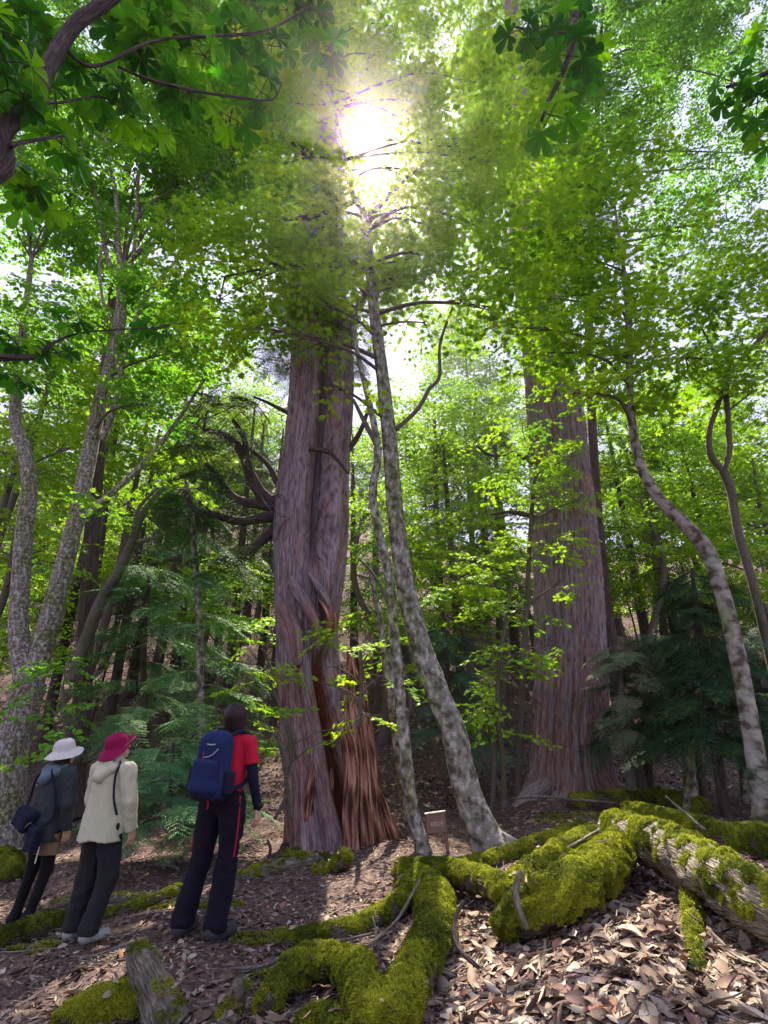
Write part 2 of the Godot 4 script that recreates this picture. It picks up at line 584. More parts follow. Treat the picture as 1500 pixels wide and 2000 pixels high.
func withered_leaf(seed_: int, curl: float, wide: float, lobed := false) -> ArrayMesh:
	# a dry leaf, rolled along its middle and bent along its length, with a torn edge
	var r := RandomNumberGenerator.new()
	r.seed = seed_
	var g := Geo.new()
	var rows := 7
	var cols := 4
	var bend := r.randf_range(-0.9, 0.9)
	var twist := r.randf_range(-0.9, 0.9)
	var grid := []
	for j in rows + 1:
		var s := float(j) / rows
		var w := wide * sin(PI * pow(clampf(s * 0.96 + 0.03, 0, 1), 0.8)) + 0.012
		if lobed:
			w *= 0.62 + 0.38 * absf(cos(s * 9.0))
		w *= r.randf_range(0.88, 1.08)
		var line := []
		for i in cols + 1:
			var e := i / float(cols) * 2.0 - 1.0
			var a := e * curl * (0.6 + 0.6 * s)
			var rr := w / maxf(absf(curl), 0.25)
			var p := Vector3(sin(a) * rr if absf(curl) > 0.25 else e * w, (1.0 - cos(a)) * rr + r.randf_range(-0.012, 0.012), 0)
			p = Basis(Vector3.FORWARD, twist * (s - 0.5)) * p
			p += Vector3(0, bend * 0.35 * (s - 0.5) * (s - 0.5) * 2.0, 0.5 - s)
			line.append(p)
		grid.append(line)
	for line in grid:
		for q in line:
			g.v.append(q)
	for j in rows:
		for i in cols:
			var k := j * (cols + 1) + i
			g.i.append_array(PackedInt32Array([k, k + 1, k + cols + 2, k, k + cols + 2, k + cols + 1]))
	twig_quad(g, Vector3(0, bend * 0.17, 0.5), Vector3(0, bend * 0.2 - 0.02, 0.8), 0.008)
	g.n.resize(g.v.size())
	smooth(g, 0, 0)
	return g.mesh()

func moss_tuft(seed_: int, blades: int, tall: float) -> ArrayMesh:
	var r := RandomNumberGenerator.new()
	r.seed = seed_
	var g := Geo.new()
	for k in blades:
		var a := r.randf() * TAU
		var lean := r.randf_range(0.2, 1.2)
		var foot := Vector3(cos(a + 1.3), 0, sin(a + 1.3)) * r.randf() * tall * 0.7
		var tip := foot + Vector3(cos(a) * sin(lean), cos(lean) * 0.8, sin(a) * sin(lean)) * tall * r.randf_range(0.6, 1.2)
		var w := Vector3(-sin(a), 0.2, cos(a)) * tall * 0.11
		var mid := foot.lerp(tip, 0.55) + Vector3(0, tall * 0.12, 0)
		g.tri(foot - w, foot + w, mid)
		g.tri(mid - w * 0.9, mid + w * 0.9, tip)
	return g.mesh()

func make_leaf_shapes() -> void:
	G.maple = [spray(30, 0.085, 0.80, 1, "maple"), spray(34, 0.078, 0.85, 2, "maple"), spray(26, 0.095, 0.75, 3, "maple")]
	G.small_maple = [spray(34, 0.060, 0.6, 1, "maple"), spray(30, 0.064, 0.58, 3, "maple")]
	G.oval = [spray(40, 0.115, 0.7, 4, "oval"), spray(36, 0.125, 0.7, 5, "oval")]
	G.far = [spray(40, 0.14, 1.1, 6, "oval"), spray(40, 0.105, 1.1, 7, "maple", false)]
	G.frond = [frond(0.6, 1, 0.25, 11, 0.045), frond(0.7, 2, 0.45, 12, 0.05), frond(0.55, 3, 0.12, 10, 0.045)]
	G.far_frond = [frond(1.5, 4, 0.35, 9, 0.16), frond(1.3, 5, 0.5, 9, 0.15)]
	G.palm = []
	for k in 6:
		G.palm.append(palmate_leaf(30 + k))
	G.dead = []
	for k in 8:
		G.dead.append(withered_leaf(50 + k, [0.5, 1.5, 1.1, 2.2, 0.8, 1.4, 2.8, 1.0][k], [0.30, 0.26, 0.34, 0.24, 0.36, 0.2, 0.3, 0.33][k], k % 3 == 2))
	G.moss = [moss_tuft(70, 18, 0.017), moss_tuft(71, 18, 0.027)]

# ------------------------------------------------------------------ the forest floor
func axis(lo: float, hi: float, near: float, grow: float) -> PackedFloat32Array:
	var out := PackedFloat32Array()
	var p := 0.0
	var right := []
	var step := near
	while p < hi:
		right.append(p)
		p += step
		step *= grow
	right.append(hi)
	var left := []
	p = 0.0
	step = near
	while p > lo:
		p -= step
		step *= grow
		left.append(maxf(p, lo))
	left.reverse()
	for x in left:
		out.append(x)
	for x in right:
		out.append(x)
	return out

func terrain() -> void:
	var g := Geo.new()
	var xs := axis(-260, 260, 0.10, 1.022)
	var zs := axis(-260, 200, 0.10, 1.022)
	for z0 in zs:
		for x0 in xs:
			var z: float = z0 - 5.0
			g.v.append(Vector3(x0, ground(x0, z), z))
			var k := 0.5 + 0.5 * soft.get_noise_2d(x0 * 2.3 + 40.0, z * 2.3)
			var tone := lerpf(0.72, 1.12, k)
			g.c.append(Color(tone, tone * 0.98, tone))
	var w := xs.size()
	for a in zs.size() - 1:
		for b in w - 1:
			var k := a * w + b
			g.i.append_array(PackedInt32Array([k, k + 1, k + w + 1, k, k + w + 1, k + w]))
	g.n.resize(g.v.size())
	smooth(g, 0, 0)
	if g.n[g.v.size() / 2].y < 0.0:
		for k in range(0, g.i.size(), 3):
			var s := g.i[k + 1]
			g.i[k + 1] = g.i[k + 2]
			g.i[k + 2] = s
		smooth(g, 0, 0)
	G.floor = structure("forest_floor", g.mesh(), M.soil)

func lie(p: Vector3, size: float, tilt: float) -> Transform3D:
	# a leaf lying on the ground at p, any way round
	var e := 0.08
	var nn := Vector3(ground(p.x - e, p.z) - ground(p.x + e, p.z), 2.0 * e, ground(p.x, p.z - e) - ground(p.x, p.z + e)).normalized()
	var x := nn.cross(Vector3(0, 0, 1)).normalized()
	var b := Basis(x, nn, x.cross(nn)) * Basis(Vector3.UP, rand(0, TAU)) * Basis.from_euler(Vector3(rand(-tilt, tilt), 0, rand(-tilt, tilt)))
	if rng.randf() < 0.4:
		b = b * Basis(Vector3.BACK, PI)
	return Transform3D(b.scaled_local(Vector3.ONE * size), Vector3(p.x, ground(p.x, p.z) + size * rand(0.04, 0.22), p.z))

func dead_tint() -> Color:
	var k := rng.randf()
	var c := Color(0.27, 0.205, 0.15).lerp(Color(0.56, 0.50, 0.42), k * k)
	if rng.randf() < 0.38:
		c = Color(0.12, 0.095, 0.085).lerp(Color(0.24, 0.145, 0.125), rng.randf())
	if rng.randf() < 0.03:
		c = Color(0.36, 0.18, 0.13)
	return c

func litter() -> void:
	# the three hundred nearest dry leaves one by one, the rest as a mass
	var count := 0
	while count < 300:
		var u := rand(760, 1520) if count < 230 else rand(-20, 760)
		var v := rand(1790, 2010) if u > 760 else rand(1900, 2010)
		var p := on_ground(u, v)
		var size := lerpf(0.05, 0.19, pow(rng.randf(), 1.5))
		var o := part("leaf", G.dead[rng.randi() % 8], M["withered_%d" % (rng.randi() % 8)], G.floor)
		o.transform = lie(p, size, 0.5)
		count += 1
	var places := [[], [], [], []]
	var tints := [[], [], [], []]
	for k in 12000:      # close by, to five metres
		var z := -rand(2.6, 6.2)
		var x := rand(-0.85, 0.85) * -z
		var right := smoothstep(-0.5, 1.0, x)
		if rng.randf() > 0.45 + 0.55 * right:
			continue
		var j := rng.randi() % 4
		places[j].append(lie(Vector3(x, 0, z), lerpf(0.03, 0.12, pow(rng.randf(), 1.7)) * (0.75 + 0.4 * right), 0.5))
		tints[j].append(dead_tint())
	for k in 26000:     # small leaves and crumbs over the clearing
		var z := -rand(3.0, 13.5)
		var x := rand(-0.95, 0.95) * -z
		var j := rng.randi() % 4
		places[j].append(lie(Vector3(x, 0, z), rand(0.022, 0.075), 0.5))
		tints[j].append(dead_tint() * rand(0.55, 0.95))
	for k in 40000:     # the slope behind
		var z := -rand(12.0, 34.0)
		var x := rand(-0.95, 0.95) * -z
		var j := rng.randi() % 4
		places[j].append(lie(Vector3(x, 0, z), rand(0.06, 0.16), 0.6))
		tints[j].append(dead_tint() * rand(0.5, 0.95))
	# short broken twigs among the leaves
	var sticks := []
	var barks := []
	for k in 1500:
		var z := -rand(2.7, 10.0)
		var x := rand(-0.9, 0.9) * -z
		var tr := lie(Vector3(x, 0, z), 1.0, 0.16)
		tr.origin.y = ground(x, z) + rand(0.006, 0.03)
		tr.basis = tr.basis.scaled_local(Vector3(rand(0.5, 1.5), rand(0.5, 1.5), rand(0.4, 2.2)))
		sticks.append(tr)
		barks.append(Color(0.10, 0.08, 0.07).lerp(Color(0.42, 0.38, 0.33), rng.randf() * rng.randf()))
	var tg := Geo.new()
	var tc := curve([Vector3(0, 0, -0.09), Vector3(0.008, 0.004, -0.02), Vector3(-0.006, 0.0, 0.05), Vector3(0.004, 0.01, 0.10)], [0.002, 0.0032, 0.0036, 0.003], 9)
	tube(tg, tc[0], tc[1], 5)
	tg.c = PackedColorArray()
	scatter("fallen_twigs", tg.mesh(), M.dead_leaf, sticks, barks, G.floor)
	for j in 4:
		scatter("fallen_leaves", G.dead[[0, 2, 4, 5][j]], M.dead_leaf, places[j], tints[j], G.floor)

# ------------------------------------------------------------------ the two giant cedars
func stem(points: Array, count: int) -> Array:
	# points: [u, v, d, half width in pixels]
	var p := []
	var r := []
	for q in points:
		p.append(at(q[0], q[1], q[2]))
		r.append(metres(q[1], q[2], q[3]))
	return curve(p, r, count)

func limb(points: Array, parent: Node, m: Material, called := "limb", segs := 8) -> Array:
	var c := stem(points, points.size() * 5)
	var g := Geo.new()
	tube(g, c[0], c[1], segs, func(a, s, p): return 1.0 + 0.16 * rough.get_noise_3d(p.x * 4.0 + cos(a) * 2.0, p.y * 3.0, p.z * 4.0 + sin(a) * 2.0))
	part(called, g.mesh(), m, parent)
	return c

func fibre(a: float, y: float, k: float, amount: float) -> float:
	# long ridges that run up a trunk and wander a little
	var w := a + 0.16 * soft.get_noise_2d(y * 0.9 + k * 7.0, k * 3.0)
	var big := rough.get_noise_3d(cos(w) * 1.5 + k, sin(w) * 1.5, y * 0.12)
	var ridge := 1.0 - 3.0 * absf(rough.get_noise_3d(cos(w) * 5.0 + k * 3.0, sin(w) * 5.0, y * 0.20))
	var thread := 1.0 - 3.0 * absf(rough.get_noise_3d(cos(w) * 15.0, sin(w) * 15.0 + k, y * 0.42))
	return 1.0 + amount * (0.15 * big + 0.045 * ridge + 0.028 * thread)

func angle_gap(a: float, b: float) -> float:
	return absf(wrapf(a - b, -PI, PI))

func cedar_tint(p: Vector3, seed_: float, red_below: float) -> Color:
	# grey weathered bark with patches where the red inner bark shows
	var patch := soft.get_noise_3d(p.x * 9.0 + seed_, p.y * 1.6, p.z * 9.0) + 0.55 * rough.get_noise_3d(p.x * 3.0, p.y * 0.8, p.z * 3.0 + seed_)
	var w := smoothstep(-0.12, 0.16, patch + (0.22 if p.y < red_below else -0.30) + 0.25 * soft.get_noise_3d(p.x * 3.0, p.y * 2.0, seed_))
	var grey := Color(0.80, 0.785, 0.85)
	return grey.lerp(Color(0.92, 0.60, 0.52), w * 0.65)

func giant_cedars() -> void:
	# --- the split one, nearer
	var t := thing("giant_cedar", "huge split cedar with a hollow red broken base and grey fibrous trunk", "tree", Vector3.ZERO)
	var c := stem([[668, 1690, 9.0, 96], [662, 1640, 9.0, 92], [640, 1540, 9.0, 78], [622, 1430, 9.0, 68], [604, 1320, 9.0, 58], [600, 1240, 9.0, 56], [602, 1170, 9.0, 60], [606, 1090, 9.0, 66], [610, 1000, 9.0, 68], [618, 900, 9.0, 63], [626, 800, 9.0, 60], [630, 700, 9.0, 56], [628, 600, 9.0, 50], [630, 480, 9.0, 42], [640, 330, 9.1, 30], [652, 200, 9.2, 22], [650, 60, 9.3, 14], [645, -150, 9.5, 6]], 230)
	var g := Geo.new()
	var cut_from := at(610, 1130, 9.0).y
	var cut_to := at(640, 600, 9.0).y
	var face := 0.0
	# find the angle that looks at the camera, a little to the right
	var shape := func(a, s, p):
		var r := fibre(a, p.y, 1.0, 1.0)
		# the tall dark cleft in the upper trunk, right of the middle
		var open := smoothstep(cut_from - 0.25, cut_from + 0.5, p.y) * (1.0 - smoothstep(cut_to + 0.2, cut_to + 1.6, p.y))
		var gap := angle_gap(a, G.front + G.side * 0.22)
		r -= open * 0.74 * (1.0 - smoothstep(0.36, 0.50, gap))
		# a second fold, lower down on the left of the hollow
		var low := 1.0 - smoothstep(2.3, 2.9, p.y)
		r -= low * 0.58 * (1.0 - smoothstep(0.24, 0.42, angle_gap(a, G.front + G.side * 0.42)))
		r -= low * 0.16 * (1.0 - smoothstep(0.05, 0.2, angle_gap(a, G.front - G.side * 0.45)))
		# root flare
		r += 0.22 * (1.0 - smoothstep(0.0, 0.9, p.y)) * (0.5 + 0.5 * sin(a * 5.0 + 0.6))
		return r
	G.front = facing(c[0], 90)
	tube(g, c[0], c[1], 280, shape, func(a, s, p):
		# rotten red wood lines the hollow at the foot
		var hollow := (1.0 - smoothstep(2.3, 2.9, p.y)) * (1.0 - smoothstep(0.26, 0.36, angle_gap(a, G.front + G.side * 0.42)))
		return cedar_tint(p, 3.0, 2.4).lerp(Color(0.50, 0.21, 0.13), hollow))
	part("trunk", g.mesh(), M.cedar_bark, t)
	# the collar where a strip of the trunk has torn and healed
	torn_strip(t, [[566, 1128, 8.62, 10], [578, 1150, 8.44, 17], [600, 1185, 8.36, 19], [618, 1225, 8.40, 15], [622, 1270, 8.5, 8]], M.cedar_bark)
	torn_strip(t, [[604, 1120, 8.40, 7], [626, 1152, 8.36, 13], [644, 1182, 8.38, 12], [656, 1215, 8.5, 7]], M.cedar_bark)
	torn_strip(t, [[548, 1150, 8.80, 12], [556, 1185, 8.60, 20], [572, 1240, 8.46, 20], [580, 1300, 8.5, 12]], M.cedar_bark)
	torn_strip(t, [[628, 1175, 8.5, 12], [644, 1200, 8.42, 20], [646, 1225, 8.46, 16], [640, 1250, 8.6, 8]], M.red_wood)
	# the broken shell of an old second stem at its right foot, open and red inside
	var shell := Geo.new()
	splintered(shell, [[726, 1700, 9.05, 46], [720, 1600, 9.05, 34], [712, 1500, 9.05, 27], [706, 1430, 9.05, 22], [702, 1380, 9.05, 17], [698, 1310, 9.05, 13], [692, 1270, 9.05, 9]], 2.0)
	part("broken_stem", shell.mesh(), M.red_wood, t)
	for q in [[[598, 1672, 8.5, 15], [602, 1590, 8.46, 14], [612, 1510, 8.44, 11], [622, 1460, 8.5, 5]],
			[[640, 1668, 8.5, 13], [638, 1600, 8.48, 12], [646, 1540, 8.5, 9], [648, 1500, 8.55, 3]],
			[[686, 1676, 8.10, 22], [684, 1600, 8.08, 20], [686, 1530, 8.10, 20], [682, 1460, 8.14, 18], [674, 1420, 8.2, 12], [678, 1385, 8.3, 3]],
			[[722, 1682, 8.30, 20], [716, 1610, 8.28, 17], [710, 1540, 8.28, 19], [706, 1470, 8.3, 16], [700, 1410, 8.32, 18], [694, 1378, 8.34, 11], [697, 1362, 8.35, 3]],
			[[752, 1678, 8.50, 18], [738, 1610, 8.46, 16], [728, 1540, 8.46, 15], [722, 1490, 8.48, 8], [720, 1460, 8.5, 2]],
			[[780, 1682, 8.66, 19], [762, 1630, 8.64, 15], [744, 1570, 8.64, 11], [732, 1530, 8.66, 6], [728, 1505, 8.65, 2]],
			[[806, 1690, 8.75, 14], [788, 1655, 8.72, 10], [772, 1615, 8.7, 6], [764, 1590, 8.7, 2]],
			[[690, 1430, 8.66, 16], [690, 1370, 8.62, 15], [688, 1325, 8.6, 14], [684, 1292, 8.58, 8], [680, 1264, 8.6, 2]],
			[[712, 1430, 8.70, 11], [712, 1370, 8.66, 11], [709, 1335, 8.64, 8], [708, 1308, 8.62, 4], [706, 1292, 8.6, 2]]]:
		torn_strip(t, q, M.red_wood)
	# dead twisting limbs to the left and thin ones above
	for q in [[[590, 1000, 9.0, 16], [545, 985, 8.9, 15], [515, 970, 8.8, 14], [490, 930, 8.7, 11], [470, 880, 8.6, 9], [440, 850, 8.5, 6], [400, 840, 8.4, 4]],
			[[550, 990, 8.9, 12], [500, 985, 8.7, 9], [455, 970, 8.5, 8], [425, 930, 8.4, 6], [400, 905, 8.3, 3]],
			[[520, 978, 8.8, 10], [497, 950, 8.7, 8], [480, 905, 8.6, 8], [478, 860, 8.6, 6], [455, 820, 8.5, 4]],
			[[560, 1008, 9.0, 14], [520, 1010, 8.8, 11], [470, 1018, 8.6, 9], [420, 1005, 8.4, 7], [385, 1000, 8.2, 6], [360, 960, 8.1, 4]],
			[[560, 1025, 9.0, 13], [530, 1040, 8.9, 12], [500, 1065, 8.8, 9], [475, 1085, 8.7, 5]],
			[[560, 960, 9.0, 8], [545, 950, 8.9, 7], [528, 915, 8.8, 5], [505, 890, 8.7, 4], [480, 870, 8.7, 3]],
			[[580, 815, 9.0, 6], [550, 800, 8.9, 4], [520, 785, 8.9, 3], [495, 775, 8.8, 2]],
			[[590, 875, 8.5, 4], [640, 882, 8.3, 5], [655, 895, 8.3, 4], [680, 925, 8.3, 2]],
			[[680, 880, 8.9, 6], [705, 840, 8.8, 5], [720, 790, 8.7, 3], [715, 740, 8.7, 2]],
			[[650, 320, 9.1, 12], [600, 300, 9.0, 9], [580, 285, 8.9, 5], [570, 280, 8.8, 3]],
			[[652, 250, 9.2, 10], [700, 180, 9.3, 7], [735, 100, 9.4, 4]]]:
		limb(q, t, M.dark_bark)
	# a tangle of fine dead twigs on those limbs
	for k in 90:
		var mess := Geo.new()
		var p := at(rand(385, 560), rand(780, 1060), rand(8.2, 9.0))
		var way := Vector3(rand(-1, 0.5), rand(-0.6, 0.8), rand(-0.6, 0.6)) * rand(0.25, 0.7)
		var tw := curve([p, p + way * 0.5 + Vector3(rand(-0.1, 0.1), rand(-0.1, 0.1), 0), p + way], [0.010, 0.007, 0.003], 7)
		tube(mess, tw[0], tw[1], 4, null, null, false)
		part("twig", mess.mesh(), M.dark_bark, t)
	# dark needles in its upper crown
	var places := []
	var tints := []
	for q in [[600, 640, 9.2, 60], [560, 700, 9.4, 45], [660, 700, 9.3, 45], [690, 620, 9.4, 50], [560, 590, 9.4, 50], [600, 500, 9.6, 60], [690, 520, 9.6, 45], [570, 420, 9.6, 55], [590, 250, 9.8, 55], [680, 160, 9.8, 55], [620, 90, 9.8, 55]]:
		clump_fronds(places, tints, q, 18, Color(0.045, 0.095, 0.034), Color(0.075, 0.125, 0.045))
	for q in [[430, 850, 8.4, 40], [390, 930, 8.3, 45], [370, 990, 8.2, 40], [440, 780, 8.5, 40], [470, 1090, 8.7, 35]]:
		clump_fronds(places, tints, q, 16, Color(0.035, 0.075, 0.030), Color(0.075, 0.125, 0.045))
	scatter("crown", G.frond[1], M.needle, places, tints, t)

	# --- the straight one, farther to the right
	var t2 := thing("giant_cedar", "huge straight cedar with unbroken furrowed reddish trunk standing on mossy roots", "tree", Vector3.ZERO)
	var c2 := stem([[1120, 1600, 12.0, 99], [1118, 1545, 12.0, 88], [1115, 1500, 12.0, 74], [1112, 1420, 12.0, 67], [1112, 1300, 12.0, 64], [1108, 1180, 12.0, 61], [1104, 1080, 12.0, 58], [1098, 980, 12.0, 54], [1090, 880, 12.0, 51], [1080, 780, 12.0, 49], [1068, 680, 12.0, 45], [1052, 580, 12.0, 41], [1036, 470, 12.0, 36], [1024, 340, 12.1, 29], [1012, 200, 12.2, 22], [1000, 40, 12.3, 13], [990, -150, 12.4, 5]], 210)
	var g2 := Geo.new()
	G.front = facing(c2[0], 30)
	var shape2 := func(a, s, p):
		var r := fibre(a, p.y, 4.0, 1.05)
		r -= 0.10 * (1.0 - smoothstep(0.04, 0.16, angle_gap(a, G.front - 0.45 + 0.05 * sin(p.y)))) * (1.0 - smoothstep(3.0, 6.0, p.y))
		r += 0.16 * (1.0 - smoothstep(0.3, 1.2, p.y)) * (0.45 + 0.55 * sin(a * 6.0 + 1.0))
		return r
	tube(g2, c2[0], c2[1], 280, shape2, func(a, s, p): return cedar_tint(p, 11.0, 3.0))
	part("trunk", g2.mesh(), M.cedar_bark, t2)
	for q in [[[1085, 1520, 12.0, 16], [1035, 1560, 11.0, 20], [1010, 1590, 10.6, 15], [990, 1620, 10.2, 9]], [[1110, 1540, 12.0, 18], [1080, 1590, 10.7, 24], [1060, 1620, 10.3, 18], [1040, 1650, 10.0, 9]], [[1155, 1535, 12.0, 16], [1210, 1575, 11.0, 20], [1240, 1600, 10.6, 14], [1270, 1625, 10.2, 8]], [[1130, 1545, 12.0, 18], [1150, 1600, 10.6, 22], [1150, 1625, 10.2, 16], [1155, 1650, 10.0, 9]], [[1160, 1530, 12.1, 14], [1250, 1556, 11.4, 13], [1300, 1560, 11.2, 8]]]:
		limb(q, t2, M.cedar_bark, "root", 18)
	for q in [[[1040, 900, 11.5, 7], [1000, 885, 11.2, 5], [960, 890, 11.0, 3], [930, 870, 10.9, 2]], [[1045, 1010, 11.4, 6], [1000, 1000, 11.0, 4], [960, 1005, 10.8, 2]], [[1050, 560, 11.7, 9], [990, 520, 11.4, 6], [940, 500, 11.2, 3]], [[1060, 480, 11.7, 9], [1120, 430, 11.4, 6], [1170, 400, 11.2, 3]], [[1020, 300, 11.9, 8], [960, 250, 11.6, 5], [920, 220, 11.4, 3]]]:
		limb(q, t2, M.dark_bark)
	places = []
	tints = []
	for q in [[1000, 620, 12.3, 50], [1000, 520, 12.3, 60], [1090, 430, 12.3, 70], [960, 420, 12.4, 65], [1060, 300, 12.4, 70], [950, 280, 12.5, 65], [1000, 160, 12.6, 70], [1080, 120, 12.6, 60], [1160, 420, 12.2, 50], [1130, 520, 12.6, 50]]:
		clump_fronds(places, tints, q, 16, Color(0.045, 0.10, 0.036), Color(0.10, 0.18, 0.055))
	scatter("crown", G.frond[1], M.needle, places, tints, t2)

func facing(pos: PackedVector3Array, k: int) -> float:
	# the angle of a tube's ring that looks at the camera, in tube()'s own way of counting
	var dir := (pos[1] - pos[0]).normalized()
	var nn := dir.cross(Vector3(0.13, 0.2, 0.97)).normalized()
	var t := dir
	for j in k + 1:
		t = (pos[j + 1] - pos[maxi(j - 1, 0)]).normalized()
		nn = (nn - t * nn.dot(t)).normalized()
	var look := (EYE - pos[k]).normalized()
	var right := Vector3(1, 0, 0)
	var here := atan2(look.dot(t.cross(nn)), look.dot(nn))
	var aside := atan2((look + right * 0.3).dot(t.cross(nn)), (look + right * 0.3).dot(nn))
	G.side = signf(wrapf(aside - here, -PI, PI))
	return here

func torn_strip(parent: Node, points: Array, m: Material) -> void:
	var c := stem(points, 26)
	var g := Geo.new()
	var k := rand(0, 50)
	tube(g, c[0], c[1], 34, func(a, s, p): return (1.0 + 0.40 * rough.get_noise_3d(cos(a) * 0.9 + k, sin(a) * 0.9, p.y * 0.35) + 0.16 * rough.get_noise_3d(cos(a) * 2.4, sin(a) * 2.4 + k, p.y * 0.8)) * (1.0 - 0.45 * absf(sin(a + k))), func(a, s, p): return cedar_tint(p, k, 3.4) if m == M.cedar_bark else Color(1, 1, 1) * (0.75 + 0.45 * absf(rough.get_noise_3d(p.x * 5.0, p.y, p.z * 5.0))))
	part("splinter" if m == M.red_wood else "bark_strip", g.mesh(), m, parent)

func splintered(g: Geo, points: Array, k: float) -> void:
	# a hollow stem whose rim ends in points of different height
	var c := stem(points, 60)
	var pos: PackedVector3Array = c[0]
	var rad: PackedFloat32Array = c[1]
	tube(g, pos, rad, 70, func(a, s, p):
		var top := 0.74 + 0.26 * rough.get_noise_2d(cos(a) * 1.6 + k, sin(a) * 1.6) * 1.6
		var r := fibre(a, p.y, k, 0.8)
		return r * (1.0 - 0.75 * smoothstep(top - 0.08, top + 0.02, s)), func(a, s, p): return Color(1, 1, 1) * (0.7 + 0.5 * absf(rough.get_noise_3d(p.x * 5.0, p.y * 0.7, p.z * 5.0))), true)

func clump_fronds(places: Array, tints: Array, q: Array, count: int, dark: Color, light: Color, size := 1.0) -> void:
	var mid := at(q[0], q[1], q[2])
	var r := metres(q[1], q[2], q[3])
	for k in count:
		var dir := Vector3(rand(-1, 1), rand(-0.6, 0.6), rand(-1, 1))
		var p := mid + dir * r
		var b := Basis(Vector3.UP, rand(0, TAU)) * Basis.from_euler(Vector3(rand(-0.7, 0.2), 0, rand(-0.5, 0.5)))
		places.append(Transform3D(b.scaled_local(Vector3.ONE * rand(0.7, 1.3) * size), p))
		tints.append(dark.lerp(light, rng.randf()))

# ------------------------------------------------------------------ broadleaf trees
func plant(t: Node3D, base: Vector3) -> void:
	# put the thing's own origin at its foot, its parts stay where they are
	t.position = base
	for o in t.get_children():
		o.position -= base

func bark_shape(k: float) -> Callable:
	return func(a, s, p): return 1.0 + 0.10 * rough.get_noise_3d(cos(a) * 1.2 + k, p.y * 0.9, sin(a) * 1.2) + 0.05 * rough.get_noise_3d(cos(a) * 4.0, p.y * 3.0, sin(a) * 4.0 + k) + 0.35 * (1.0 - smoothstep(0.0, 0.07, s)) * (0.5 + 0.5 * sin(a * 4.0 + k))

func trunk_of(t: Node3D, points: Array, m: Material, called := "trunk", segs := 26, flare := true) -> Array:
	var c := stem(points, points.size() * 9)
	var g := Geo.new()
	var k := rand(0, 90)
	var shape := bark_shape(k) if flare else (func(a, s, p): return 1.0 + 0.12 * rough.get_noise_3d(p.x * 5.0 + cos(a), p.y * 4.0, p.z * 5.0 + sin(a)))
	tube(g, c[0], c[1], segs, shape, func(a, s, p):
		var mossy := soft.get_noise_3d(p.x * 6.0 + k, p.y * 3.0, p.z * 6.0) + 0.4 * rough.get_noise_3d(p.x * 5.0, p.y * 5.0, p.z * 5.0 + k)
		return Color(1, 1, 1).lerp(Color(0.62, 0.72, 0.34), smoothstep(0.05, 0.35, mossy) * 0.75))
	part(called, g.mesh(), m, t)
	return c

func nearest_below(c: Array, p: Vector3) -> int:
	# where on the stem a limb to p leaves it
	var best := 0
	var least := 1e9
	for k in range(int(c[0].size() * 0.25), c[0].size() - 1):
		var q: Vector3 = c[0][k]
		var cost := q.distance_to(p) + 3.0 * maxf(0.0, q.y - p.y + 0.3)
		if cost < least:
			least = cost
			best = k
	return best

